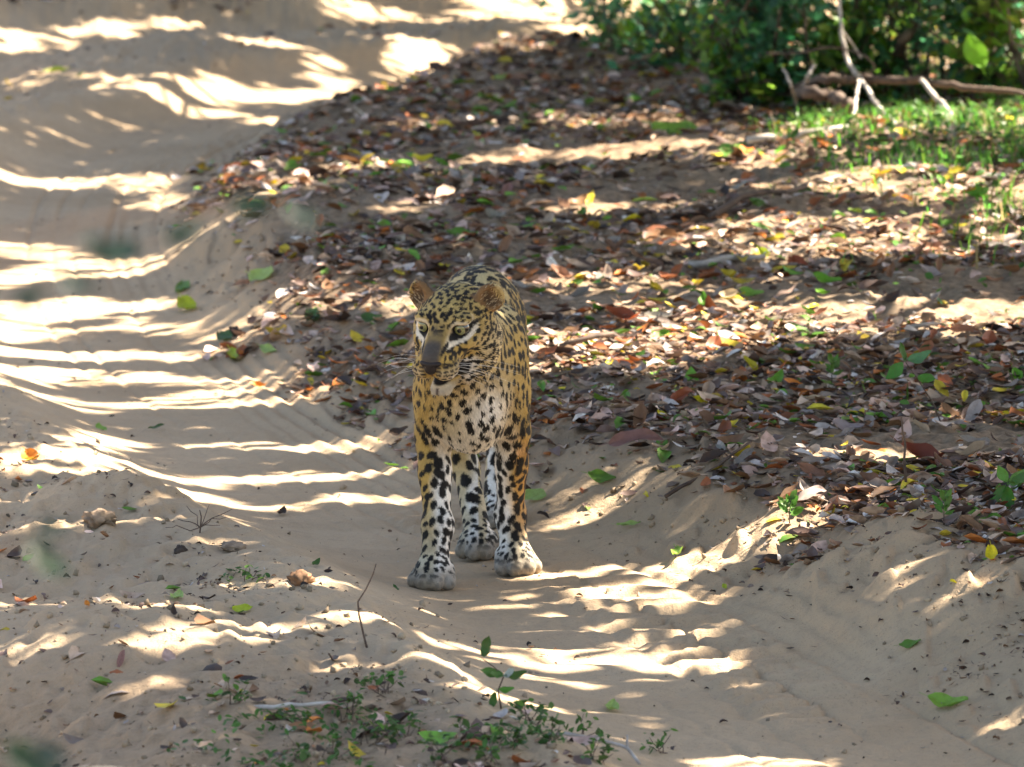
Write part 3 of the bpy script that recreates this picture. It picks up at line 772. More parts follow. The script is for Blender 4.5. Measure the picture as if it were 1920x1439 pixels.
    for i, p in enumerate(P.tolist()):
        fd = tree.find_n(p, 3)
        nn[i] = (fd[0][1], fd[1][1], fd[2][1])
    jit = 1 + 0.30 * noise3(P * 75, 5) + 0.16 * noise3(P * 200, 6)
    for k in range(3):
        j = nn[:, k]
        v = P - C[j]
        al = (v * ax[j]).sum(1)
        v = v - ax[j] * (al * 0.36)[:, None]
        q = np.linalg.norm(v, axis=1) / rad[j]
        solid = sstep(1.10, 0.86, q * jit)
        ang = np.arctan2((np.cross(ax[j], v) * nrm).sum(1), (v * ax[j]).sum(1))
        ring = sstep(0.28, 0.42, q * jit) * sstep(1.14, 0.98, q * jit) * sstep(-1.1, -0.8, np.sin(3 * ang + j * 1.7) + 0.35 * nz2[:, 0])
        ro = typ[j] == 1
        dark = np.maximum(dark, np.where(ro, ring, solid)); cen = np.maximum(cen, np.where(ro, sstep(0.9, 0.6, q), 0))
    cen = (cen * fade)[:, None]; col = col * (1 - 0.5 * cen) + deep * (0.5 * cen)
    dark = (dark * fade)[:, None]
    col = col * (1 - dark) + np.array([0.009, 0.008, 0.007]) * (1 + 0.4 * nz3) * dark
    return np.clip(col, 0.004, 0.9)

def leopard_spots(V, nrm):
    """spot centres spread over the skin: small on the head, round on the legs, rosettes on back and flank"""
    r = random.Random(11)
    h = to_head(V)
    order = list(range(len(V))); r.shuffle(order)
    grid = {}; C = []; rad = []; typ = []; ax = []
    cell = 0.05
    for i in order[:60000]:
        p = V[i]; x, fw, z = p; a, b, c = h[i]
        head = (a / 0.125) ** 2 + ((b - 0.02) / 0.155) ** 2 + (c / 0.135) ** 2 < 1 and b > -0.085
        t = 0
        if head:
            sp = 0.0108 if c > 0.01 else 0.0120
            rr = sp * 0.43
        elif z < 0.085: sp, rr = 0.0140, 0.0054
        elif 0.29 < z < 0.36 and abs(x) < 0.055 and fw > -0.06: sp, rr = 0.0205, 0.0060
        elif z < 0.36: sp, rr = (0.0185 + 0.010 * max(0, z - 0.2) / 0.16, 0.0080 + 0.0030 * max(0, z - 0.2) / 0.16) if fw > -0.25 else (0.029, 0.0118)
        elif fw > 0.02: sp, rr = (0.0205, 0.0066) if z < 0.47 else (0.0205, 0.0080)
        elif fw > -0.12: sp, rr = 0.0215, 0.0090
        else:
            sp, rr, t = 0.038, 0.0205, 1
        ok = True
        key = (int(x // cell), int(fw // cell), int(z // cell))
        for dx in (-1, 0, 1):
            for dy in (-1, 0, 1):
                for dz in (-1, 0, 1):
                    for q in grid.get((key[0] + dx, key[1] + dy, key[2] + dz), ()):
                        m = 0.5 * (sp + q[3])
                        if (q[0] - x) ** 2 + (q[1] - fw) ** 2 + (q[2] - z) ** 2 < m * m: ok = False; break
                    if not ok: break
                if not ok: break
            if not ok: break
        if not ok: continue
        grid.setdefault(key, []).append((x, fw, z, sp))
        C.append(p); rad.append(rr * r.uniform(0.75, 1.22)); typ.append(t)
        nv = nrm[i]
        d = np.array((0, -0.6, -1.0)) if not head else HEAD_R @ np.array((0.5 * np.sign(a), -1, 0.3))
        d = d + np.array([r.gauss(0, .5) for _ in range(3)]); d = d - nv * (d @ nv); d /= np.linalg.norm(d) + 1e-9
        ax.append(d)
    C = np.array(C)
    tree = kdtree.KDTree(len(C))
    for i, p in enumerate(C): tree.insert(p.tolist(), i)
    tree.balance()
    return C, np.array(rad), np.array(ax), np.array(typ), tree

def coat_material(name, rough=0.75):
    m, nt, p, out = new_mat(name)
    c = N(nt, 'ShaderNodeAttribute', attribute_name='Col').outputs['Color']
    nt.links.new(c, p.inputs['Base Color'])
    p.inputs['Roughness'].default_value = rough
    p.inputs['Specular IOR Level'].default_value = 0.25
    p.inputs['Sheen Weight'].default_value = 0.04
    p.inputs['Sheen Roughness'].default_value = 0.5
    return m

def plain(name, col, rough=0.5, spec=0.5, coat=0.0):
    m, nt, p, out = new_mat(name)
    tc = N(nt, 'ShaderNodeTexCoord')
    nz = N(nt, 'ShaderNodeTexNoise', Scale=180.0, Detail=3.0); nt.links.new(tc.outputs['Object'], nz.inputs['Vector'])
    nt.links.new(ramp(nt, nz.outputs[0], [(0.3, tuple(0.75 * x for x in col)), (0.7, tuple(min(1, 1.2 * x) for x in col))]), p.inputs['Base Color'])
    p.inputs['Roughness'].default_value = rough; p.inputs['Specular IOR Level'].default_value = spec
    p.inputs['Coat Weight'].default_value = coat
    return m

def body_to_world(P):
    P = np.asarray(P)
    return np.stack([P[:, 0], -P[:, 1], P[:, 2]], 1)

def sphere_cap(R, ang, n=28, rings=8, lift=0.0):
    """cap of a sphere of radius R about +Y, half angle ang"""
    V = [(0, R + lift, 0)]; F3 = []; F4 = []
    for i in range(1, rings + 1):
        t = ang * i / rings
        for k in range(n):
            p = 2 * math.pi * k / n
            V.append(((R + lift) * math.sin(t) * math.cos(p), (R + lift) * math.cos(t), (R + lift) * math.sin(t) * math.sin(p)))
    for k in range(n):
        k2 = (k + 1) % n
        F3.append((0, 1 + k2, 1 + k))
        for i in range(rings - 1):
            a = 1 + i * n
            F4.append((a + k, a + k2, a + n + k2, a + n + k))
    return np.array(V), np.array(F4), np.array(F3)

def make_leopard():
    root = empty('leopard', (LX, LY, 0.0))
    tag(root, 'spotted leopard walking towards the viewer along the sandy rut', 'leopard')
    f = leopard_field()
    V, Q = surface_nets(f.d, f.lo, f.h)
    # keep the largest connected surface only (drops stray bubbles): none expected
    g = np.gradient(f.d.astype(np.float32), f.h)
    ii = (V - f.lo) / f.h
    i0 = np.clip(np.round(ii).astype(int), 0, f.n - 1)
    nrm = np.stack([gg[i0[:, 0], i0[:, 1], i0[:, 2]] for gg in g], 1); nrm /= np.linalg.norm(nrm, axis=1)[:, None] + 1e-9
    del g
    spots = leopard_spots(V, nrm)
    colV = leopard_color(V, nrm, spots)
    coat = coat_material('leopard_coat')
    Qw = Q[:, ::-1]
    obj_np('body', body_to_world(V), Qw, coat, root, colV)
    # fur
    a = V[Q[:, 0]]; b = V[Q[:, 1]]; d = V[Q[:, 3]]
    area = np.linalg.norm(np.cross(b - a, d - a), axis=1)
    nf = 180000
    # more hairs where the viewer sees the animal
    w = area * (0.35 + np.clip(nrm[Q[:, 0], 1] + 0.35 * nrm[Q[:, 0], 2] + 0.3, 0, 1))
    q = rng.choice(len(Q), nf, p=w / w.sum())
    u, v = rng.random((nf, 1)), rng.random((nf, 1))
    P = V[Q[q, 0]] * (1 - u) * (1 - v) + V[Q[q, 1]] * u * (1 - v) + V[Q[q, 2]] * u * v + V[Q[q, 3]] * (1 - u) * v
    n_ = nrm[Q[q, 0]]
    h = to_head(P)
    head = (h[:, 0] / 0.125) ** 2 + ((h[:, 1] - 0.02) / 0.155) ** 2 + (h[:, 2] / 0.135) ** 2 < 1
    flow = np.repeat(np.array([[0, -0.55, -0.8]]), nf, 0)
    flow[P[:, 2] < 0.36] = (0, -0.15, -1)
    flow[(n_[:, 2] > 0.4) & ~head] = (0, -1, -0.1)
    hf = np.stack([0.9 * h[:, 0] / 0.07, -np.ones(nf), 0.9 * h[:, 2] / 0.07], 1) @ HEAD_R.T
    flow[head] = hf[head]
    flow += rng.normal(0, 0.22, flow.shape)
    flow -= n_ * (flow * n_).sum(1)[:, None]; flow /= np.linalg.norm(flow, axis=1)[:, None] + 1e-9
    L = np.full(nf, 0.0050)
    L[P[:, 2] < 0.36] = 0.0042; L[P[:, 2] < 0.08] = 0.0040
    L[(n_[:, 2] < -0.2) & (P[:, 2] > 0.26)] = 0.011
    L = np.where(head, np.where(h[:, 1] > 0.05, 0.0028, 0.0048), L)
    L = np.where(head & (h[:, 2] < -0.03) & (h[:, 1] < 0.03), 0.009, L)
    L = np.where(head & (h[:, 2] < -0.10) & (h[:, 1] > 0.03), 0.005, L)
    ev, eu, er2 = ear_value(P)
    ear = head & (ev < 1.25) & (eu > -0.022)
    L = np.where(ear, np.where(er2 < 0.95, 0.010, 0.0040), L)
    eye = head & (np.hypot(np.abs(h[:, 0]) - 0.042, h[:, 2] - 0.019) < 0.019) & (h[:, 1] > 0)
    nose = head & (h[:, 1] > 0.122) & (np.abs(h[:, 0]) < 0.024) & (h[:, 2] > -0.046)
    mouth = head & (np.abs(h[:, 2] + 0.0815) < 0.0125) & (h[:, 1] > 0.02)
    keep = ~(eye | nose | mouth)
    L *= 0.7 + 0.6 * rng.random(nf)
    lift = np.where(head, 0.25, 0.26)[:, None] + rng.normal(0, 0.08, (nf, 1))
    dirv = flow + n_ * lift; dirv /= np.linalg.norm(dirv, axis=1)[:, None]
    sidev = np.cross(dirv, n_); sidev /= np.linalg.norm(sidev, axis=1)[:, None] + 1e-9
    wd = (0.00075 + 0.0004 * rng.random((nf, 1)))
    P0 = P - n_ * 0.0008
    colF = leopard_color(P, n_, spots)
    colF = colF * (0.82 + 0.45 * rng.random((nf, 1)))
    white = (rng.random(nf) < 0.30) & ear & (er2 < 0.95)
    colF[white] = (0.36, 0.27, 0.16)
    P0, dirv, sidev, wd, L, colF, n_ = (x[keep] for x in (P0, dirv, sidev, wd, L, colF, n_))
    k = len(P0)
    tip = P0 + dirv * L[:, None]
    mid = P0 + dirv * (L * 0.55)[:, None] + n_ * (L * 0.05)[:, None]
    FV = np.stack([P0 - sidev * wd, P0 + sidev * wd, mid + sidev * wd * 0.8, mid - sidev * wd * 0.8, tip], 1).reshape(-1, 3)
    base = np.arange(k)[:, None] * 5
    fur = obj_np('fur', body_to_world(FV), [base + np.array([[3, 2, 1, 0]]), base + np.array([[4, 2, 3]])], coat, root, np.repeat(np.clip(colF, 0, 0.9), 5, 0))
    tag(fur, kind='stuff')
    vn = body_to_world(np.repeat(n_, 5, 0) + 0.25 * np.repeat(sidev * rng.normal(0, 1, (k, 1)), 5, 0))
    vn /= np.linalg.norm(vn, axis=1)[:, None]
    fur.data.normals_split_custom_set_from_vertices(vn.astype(np.float32))
    # eyes
    M_eye = plain('eye_dark', (0.02, 0.016, 0.012), 0.12, 0.5, 1.0)
    M_iris = plain('eye_iris', (0.20, 0.21, 0.085), 0.15, 0.5, 1.0)
    M_pup = plain('eye_pupil', (0.004, 0.004, 0.004), 0.08, 0.5, 1.0)
    flipF = lambda arr: arr
    def place(Vh, c):        # head-axis points about centre c -> world-relative
        return body_to_world(np.asarray(c)[None] + np.asarray(Vh) @ HEAD_R.T)
    for s in (-1, 1):
        c = head_pt(s * 0.0405, 0.0335, 0.019)
        Re = np.array(Matrix.Rotation(math.radians(-s * 9 + 5), 3, 'Z') @ Matrix.Rotation(math.radians(4), 3, 'X'))
        v, q4, q3 = sphere_cap(0.0178, math.pi * 0.995, 28, 18)
        eye = obj_np('eye', place(v @ Re.T, c), [q4, q3], M_eye, root)
        v, q4, q3 = sphere_cap(0.0178, math.radians(40), 28, 8, 0.0005)
        iris = obj_np('iris', place(v @ Re.T, c), [q4, q3], M_iris, eye)
        v, q4, q3 = sphere_cap(0.0178, math.radians(15), 20, 4, 0.0010)
        obj_np('pupil', place(v @ Re.T, c), [q4, q3], M_pup, eye)
    # nose pad: rounded triangle wrapped over the tip of the muzzle
    nf_ = Field((-0.04, 0.09, -0.06), (0.04, 0.17, 0.03), 0.0016)
    nf_.ell((0, 0.130, -0.0185), (0.0245, 0.0125, 0.0095), 0.008)
    nf_.ell((0, 0.1345, -0.0310), (0.0135, 0.0105, 0.0120), 0.008)
    for s in (-1, 1):
        nf_.cut((s * 0.0130, 0.1450, -0.0235), (0.0050, 0.007, 0.0034), 0.002)
    v, q4 = surface_nets(nf_.d, nf_.lo, nf_.h)
    obj_np('nose', place(v, HEAD_O), q4[:, ::-1], plain('nose_skin', (0.016, 0.012, 0.012), 0.5, 0.3), root)
    # tongue and lower lip inside the open mouth
    tf = Field((-0.03, 0.03, -0.105), (0.03, 0.13, -0.075), 0.002)
    tf.ell((0, 0.066, -0.0925), (0.013, 0.024, 0.0030), 0.004)
    v, q4 = surface_nets(tf.d, tf.lo, tf.h)
    obj_np('tongue', place(v, HEAD_O), q4[:, ::-1], plain('tongue_skin', (0.30, 0.09, 0.06), 0.4), root)
    # whiskers
    M_wh = plain('whisker', (0.7, 0.68, 0.62), 0.45)
    r = random.Random(5)
    for s in (-1, 1):
        for i in range(9):
            b0 = 0.074 + 0.028 * (i % 3) / 2; c0 = -0.038 - 0.009 * (i // 3)
            p0 = np.array((s * 0.044, b0, c0))
            Lw = r.uniform(0.075, 0.125); dv = np.array((s * 0.95, -0.22 + r.gauss(0, .10), 0.05 - 0.16 * (i // 3) + r.gauss(0, .05)))
            dv /= np.linalg.norm(dv)
            pts = [p0 + dv * Lw * t + np.array((0, -0.22 * t * t * Lw, -0.38 * t * t * Lw)) for t in np.linspace(0, 1, 9)]
            tb = Tubes().add(np.array(pts), np.linspace(0.00042, 0.00014, 9), 4)
            tb.V = [place(x, HEAD_O) for x in tb.V]
            tb.build('whisker', M_wh, root)
    # claws just showing between the toes are hidden by fur: none built
make_leopard()

# ------------------------------------------------------------------ things on the ground (ground coordinates, metres)
LONE_LEAVES = [
(-0.96, 18.99, 0.109, (0.42, 0.52, 0.03), 15, 0.5, 'bright yellow-green leaf on the sunlit sand left of the leopard'),
(-0.999, 19.448, 0.13, (0.1, 0.24, 0.03), 5, 0.2, 'green leaf on the litter edge behind the yellow-green leaf'),
(-0.73, 18.668, 0.111, (0.34, 0.5, 0.14), 35, 0.5, 'large pale green leaf tilted up at the edge of the leaf litter'),
(-0.812, 18.15, 0.107, (0.05, 0.13, 0.03), 8, 0.2, 'dark green leaf lying under a small round nut on the sand'),
(-0.778, 17.783, 0.129, (0.42, 0.52, 0.03), 8, 0.2, 'long narrow yellow-green leaf on the sand below the nut'),
(-0.673, 17.677, 0.076, (0.34, 0.5, 0.14), 0, 0.2, 'short pale green leaf on the sand right of the nut'),
(-0.684, 17.211, 0.049, (0.6, 0.22, 0.03), 10, 0.6, 'small curled orange leaf on the sand left of the leopard'),
(-1.149, 15.26, 0.085, (0.6, 0.22, 0.03), 6, 0.15, 'orange leaf lying on the brightest strip of sand by the left edge'),
(-1.053, 16.317, 0.047, (0.22, 0.42, 0.06), 0, 0.6, 'small round light green leaf on the shaded rut floor'),
(-0.921, 16.462, 0.047, (0.05, 0.13, 0.03), 0, 0.5, 'dark green leaf on the rut floor beside a light green one'),
(-0.283, 15.99, 0.052, (0.05, 0.035, 0.025), 60, 0.9, "dark curled leaf standing upright beside the leopard's chest"),
(-0.551, 17.809, 0.105, (0.05, 0.13, 0.03), 5, 0.4, 'broad dark green leaf at the tip of the leaf litter'),
(-0.38, 17.461, 0.07, (0.05, 0.13, 0.03), 30, 0.6, "dark green leaf in the litter just left of the leopard's ear"),
(-0.139, 18.929, 0.112, (0.1, 0.24, 0.03), 25, 0.5, "bright green leaf in the litter directly behind the leopard's back"),
(0.054, 14.916, 0.071, (0.34, 0.5, 0.14), 30, 0.7, "pale green leaf leaning on the bank behind the leopard's foreleg"),
(0.212, 14.845, 0.079, (0.1, 0.24, 0.03), 4, 0.3, 'green leaf lying flat on the sandy bank right of the leopard'),
(0.364, 14.078, 0.1, (0.22, 0.42, 0.06), 30, 0.3, 'long green leaf lying on the sand right of the paws'),
(0.794, 12.621, 0.053, (0.1, 0.24, 0.03), 40, 0.3, 'slim green leaf on the steep sandy slope at far right'),
(0.842, 12.194, 0.084, (0.22, 0.42, 0.06), 25, 0.3, 'long green leaf on the rut side near the lower right corner'),
(0.976, 12.883, 0.054, (0.75, 0.62, 0.02), 10, 0.9, 'round bright yellow leaf at the edge of the bank'),
(0.889, 12.792, 0.022, (0.75, 0.62, 0.02), 20, 0.8, 'tiny yellow leaf on the bank below the round yellow one'),
(0.459, 13.662, 0.026, (0.42, 0.52, 0.03), 0, 0.5, 'tiny yellow-green leaf in the rut right of the paws'),
(0.267, 14.466, 0.061, (0.34, 0.5, 0.14), 40, 0.3, 'pale green leaf half buried in the bank'),
(0.288, 14.941, 0.131, (0.28, 0.15, 0.13), 50, 1.0, 'large folded mauve-brown leaf standing on the bank'),
(0.941, 14.489, 0.125, (0.17, 0.04, 0.02), 10, 0.3, 'large red-brown leaf curled in the litter beside a bare twig'),
(0.473, 15.682, 0.051, (0.75, 0.62, 0.02), 0, 0.6, 'yellow leaf lying among grey litter'),
(0.421, 15.726, 0.105, (0.3, 0.07, 0.025), 5, 0.4, 'rolled reddish leaf touching a yellow leaf in the litter'),
(0.3, 17.101, 0.108, (0.3, 0.07, 0.025), 3, 0.3, 'bright red leaf at the edge of the sunlit litter'),
(0.211, 19.461, 0.115, (0.1, 0.24, 0.03), 0, 0.3, 'oval green leaf in the litter behind the leopard'),
(0.364, 19.378, 0.085, (0.75, 0.62, 0.02), 5, 0.4, 'yellow leaf right of the oval green leaf'),
(0.664, 17.653, 0.071, (0.22, 0.42, 0.06), 0, 0.5, 'light green leaf above the sunlit strip of litter'),
(0.953, 18.558, 0.103, (0.1, 0.24, 0.03), 0, 0.3, 'green leaf in the sunlit litter near the grass'),
(0.563, 21.946, 0.168, (0.22, 0.42, 0.06), 0, 0.3, 'large light green leaf lying near the dead branches'),
(-0.383, 17.203, 0.033, (0.6, 0.22, 0.03), 30, 0.9, "small glowing orange leaf left of the leopard's muzzle"),
(-0.573, 19.183, 0.073, (0.1, 0.24, 0.03), 20, 0.5, 'green leaf in the shaded litter far left of the leopard'),
(0.703, 13.732, 0.055, (0.62, 0.52, 0.46), 30, 0.9, 'pale whitish leaf lit by the sun on the bank crest'),
(0.192, 12.321, 0.059, (0.34, 0.5, 0.14), 5, 0.2, 'pale green leaf on the rut edge below the leopard'),
(-0.684, 12.912, 0.062, (0.34, 0.5, 0.14), 0, 0.2, 'pale green leaf on the sandy hump at lower left'),
(-0.546, 12.858, 0.042, (0.42, 0.52, 0.03), 10, 0.7, 'olive leaf standing on the sandy hump'),
(-0.67, 12.549, 0.034, (0.05, 0.035, 0.025), 20, 0.7, 'dark folded leaf on the sandy hump'),
(-0.842, 12.594, 0.022, (0.6, 0.22, 0.03), 20, 0.8, 'small orange leaf on the sunlit sand of the hump'),
(-0.754, 12.228, 0.042, (0.28, 0.15, 0.13), 70, 0.9, 'purplish dry leaf leaning on the mound at lower left'),
(-0.416, 13.478, 0.028, (0.05, 0.13, 0.03), 0, 0.9, 'small round dark green leaf on the rut floor left of the paw'),
(-0.543, 14.963, 0.043, (0.05, 0.035, 0.025), 10, 0.5, 'small dark leaf on the shaded rut floor'),
(0.072, 14.764, 0.039, (0.05, 0.035, 0.025), 15, 0.7, 'small dark curled leaf behind the right paw'),
(-0.251, 13.676, 0.024, (0.05, 0.13, 0.03), 20, 0.7, 'tiny dark green leaf beside the front paw'),
(-1.871, 26.384, 0.111, (0.42, 0.52, 0.03), -30, 0.8, 'yellow-green leaf on the sunlit ridge of the far track'),
(-0.046, 25.081, 0.062, (0.34, 0.5, 0.14), 0, 0.8, 'pale green leaf on the far dark bank'),
(0.736, 18.558, 0.071, (0.42, 0.52, 0.03), 0, 0.4, 'yellow-green leaf in the middle of the litter'),
(0.36, 15.327, 0.038, (0.75, 0.62, 0.02), 0, 0.5, 'small yellow leaf near the mauve-brown leaf'),
(0.309, 14.633, 0.036, (0.75, 0.62, 0.02), 0, 0.4, 'yellow leaf on the bank slope below a green leaf'),
(1.127, 19.865, 0.057, (0.6, 0.22, 0.03), 80, 1.0, 'orange-tan leaf standing upright at the grass edge'),
(0.824, 18.263, 0.105, (0.3, 0.07, 0.025), 5, 0.4, 'dark red leaf in shade below the sunlit litter'),
(-0.248, 18.549, 0.071, (0.62, 0.52, 0.46), 10, 0.5, "pale dry leaf in the litter behind the leopard's shoulder"),
(-0.017, 19.953, 0.08, (0.28, 0.15, 0.13), 20, 0.9, 'pinkish dry leaf standing in the litter behind the leopard')]
AT_NUT = [(-0.79, 18.193)]
AT_CLOD = [(-0.911, 13.998), (-0.443, 13.235), (-0.604, 13.72), (-0.713, 13.687)]
AT_UPRIGHT_TWIG = [(-0.281, 12.388)]
AT_DRY_TWIG = [(-0.68, 13.837)]
AT_LOG_STICK = [(-0.436, 11.767)]
AT_CURL_TWIG = [(0.156, 11.575)]
AT_BARE_TWIG = [(0.864, 13.926)]
AT_SEEDLING_A = [(1.062, 13.63)]
AT_SEEDLING_B = [(1.012, 15.012)]
AT_SAPLING = [(-0.02, 11.819)]
AT_FALLEN_LOG = [(1.088, 24.212)]
AT_DARK_LEAF_PLANT = [(0.41, 25.951)]
AT_BANK_PLANT = [(0.907, 13.343), (0.608, 13.924), (0.799, 15.913)]
AT_WEEDS = [(-0.077, 11.449), (0.0, 11.368), (0.067, 11.411), (-0.133, 11.282), (-0.195, 11.558), (-0.251, 11.451), (-0.325, 11.343), (-0.393, 11.669), (-0.305, 11.688), (-0.515, 11.76), (-0.24, 11.856), (0.039, 11.676), (0.13, 11.828), (0.269, 11.826), (-0.592, 13.301), (-0.547, 13.284), (0.154, 11.407), (-0.382, 11.335), (-0.038, 11.293)]
AT_SHRUB = [(0.787, 25.582), (0.949, 24.803), (1.155, 24.794), (1.367, 24.887), (1.578, 24.956), (1.789, 24.713), (1.958, 24.506), (1.013, 27.68), (1.382, 28.18), (1.74, 28.28), (2.046, 27.653), (2.13, 25.109), (0.678, 29.145), (0.48, 26.241), (0.7, 25.515), (0.863, 24.119)]
AT_FAR_BIT = [(-0.196, 25.611)]
PT_FALLEN = [(1.028, 24.216, 0.247), (1.125, 23.3, 0.37), (1.241, 23.3, 0.372), (1.429, 23.2, 0.377), (1.545, 23.2, 0.362), (1.692, 23.1, 0.354), (1.857, 23.0, 0.339), (1.993, 22.8, 0.314)]
PT_DEAD_UP = [(1.259, 23.2, 0.385), (1.217, 23.3, 0.443), (1.195, 23.3, 0.544), (1.19, 23.4, 0.654), (1.166, 23.4, 0.79)]
PT_DEAD_UP2 = [(1.201, 23.3, 0.544), (1.245, 23.4, 0.488), (1.275, 23.4, 0.44)]
PT_LEAN = [(1.292, 21.476, 0.349), (1.295, 22.7, 0.331), (1.255, 23.1, 0.391)]
PT_STAND = [(1.107, 21.091, 0.332), (1.194, 22.3, 0.346), (1.224, 22.6, 0.425)]
PT_STRUT = [(1.512, 21.558, 0.338), (1.528, 22.8, 0.323), (1.48, 23.1, 0.381)]
PT_STEM1 = [(1.449, 24.588, 0.248), (1.457, 24.0, 0.435), (1.5, 24.0, 0.534), (1.516, 24.1, 0.608), (1.503, 24.3, 0.796)]
PT_STEM2 = [(1.687, 24.571, 0.25), (1.7, 24.0, 0.455), (1.755, 24.0, 0.554), (1.814, 24.1, 0.648), (1.896, 24.3, 0.837)]
PT_STEM3 = [(1.774, 24.359, 0.266), (1.837, 24.0, 0.415), (1.936, 24.0, 0.485), (2.063, 24.1, 0.528)]
PT_ROOT = [(1.071, 24.275, 0.236), (1.058, 22.9, 0.359), (1.129, 22.8, 0.352), (1.185, 22.6, 0.338), (1.253, 23.445, 0.205)]
PT_PALE1 = [(1.066, 23.833, 0.208), (1.005, 23.0, 0.364), (0.976, 23.1, 0.428)]
PT_PALE2 = [(1.09, 24.247, 0.224), (1.066, 23.2, 0.377), (1.092, 23.2, 0.428)]
PT_VINE = [(0.926, 23.4, 0.459), (1.047, 23.3, 0.467), (1.129, 23.2, 0.493), (1.216, 23.2, 0.486), (1.278, 23.1, 0.466), (1.307, 23.1, 0.424), (1.259, 23.1, 0.405)]
PT_THIN = [(1.304, 19.298, 0.304), (1.456, 19.6, 0.241), (1.554, 19.2, 0.249)]
PT_BIGLEAF = [(1.664, 23.0, 0.499)]
PT_FORE = [(-0.34, 4.5, 1.529), (-0.343, 4.5, 1.373), (-0.362, 4.5, 1.375), (-0.244, 4.5, 1.732), (-0.291, 4.5, 1.728), (-0.304, 4.5, 1.737), (-0.323, 4.5, 1.707), (-0.354, 4.5, 1.686), (-0.199, 4.5, 1.759), (-0.165, 4.5, 1.761), (-0.348, 4.5, 1.521)]
PT_FORE_STEM = [(-0.427, 4.5, 1.217), (-0.428, 4.5, 1.41), (-0.419, 4.5, 1.563), (-0.41, 4.5, 1.715), (-0.398, 4.5, 1.771)]
PT_FORE_PALE = [(-0.435, 4.6, 1.274), (-0.349, 4.6, 1.317), (-0.303, 4.6, 1.328), (-0.256, 4.6, 1.321)]


def tz(x, y): return float(terrain(np.array([x]), np.array([y]))[0])

def slope(x, y, e=0.03):
    a = terrain(np.array([x - e, x + e, x, x]), np.array([y, y, y - e, y + e]), True)
    return (a[1] - a[0]) / (2 * e), (a[3] - a[2]) / (2 * e)

def leaf_fine(seed, wid=0.42, curl=0.5, cup=0.5, wave=0.05):
    """single leaf of length 1 with stalk, pointed, curled and wavy"""
    r = random.Random(seed)
    rows = 9; V = []; Q = []
    for i in range(rows):
        t = i / (rows - 1); y = t - 0.5
        w = 0.5 * wid * (math.sin(math.pi * min(1, t * 0.96 + 0.04)) ** 0.8) * (1.15 - 0.35 * t)
        w = max(w, 0.006)
        for k in (-1, -0.5, 0, 0.5, 1):
            x = w * k
            V.append((x + 0.05 * math.sin(3 * y + seed) , y, curl * (y * y - 0.08) + cup * abs(x) + wave * math.sin(9 * y + 4 * k + seed) * abs(k) + 0.15 * r.uniform(-.06, .06)))
    for i in range(rows - 1):
        for k in range(4):
            a = i * 5 + k
            Q.append((a, a + 1, a + 6, a + 5))
    b = len(V)
    V += [(-0.008, -0.5, curl * 0.17), (0.008, -0.5, curl * 0.17), (0.014, -0.72, curl * 0.3), (-0.002, -0.72, curl * 0.3)]
    Q.append((b, b + 1, b + 2, b + 3))
    return np.array(V), np.array(Q)

LEAF_MESH = []
for i, (w, c, u) in enumerate([(0.42, 0.3, 0.3), (0.50, 0.7, 0.5), (0.34, -0.4, 0.6), (0.62, 0.5, 0.2), (0.28, 0.5, 0.7), (0.46, 1.1, 0.8)]):
    v, q = leaf_fine(i + 1, w, c, u)
    me = mesh_np('leaf', v, q); me.materials.append(M_LEAF1); LEAF_MESH.append(me)

def place_leaf(name, x, y, L, col, yaw, tilt, variant, lift=0.0):
    o = bpy.data.objects.new(name, LEAF_MESH[variant])
    sx, sy = slope(x, y)
    q = Vector((-sx, -sy, 1)).normalized().to_track_quat('Z', 'Y').to_matrix()
    m = q @ Matrix.Rotation(math.radians(yaw) - math.pi / 2, 3, 'Z')
    m = Matrix.Rotation(tilt * 0.55, 3, 'X') @ m        # far edge raised: seen more face-on
    o.rotation_euler = m.to_euler()
    o.location = (x, y, tz(x, y) + 0.004 + 0.16 * tilt * L + lift)
    o.scale = (L, L, L)
    o.color = (*col, 1)
    return link(o)

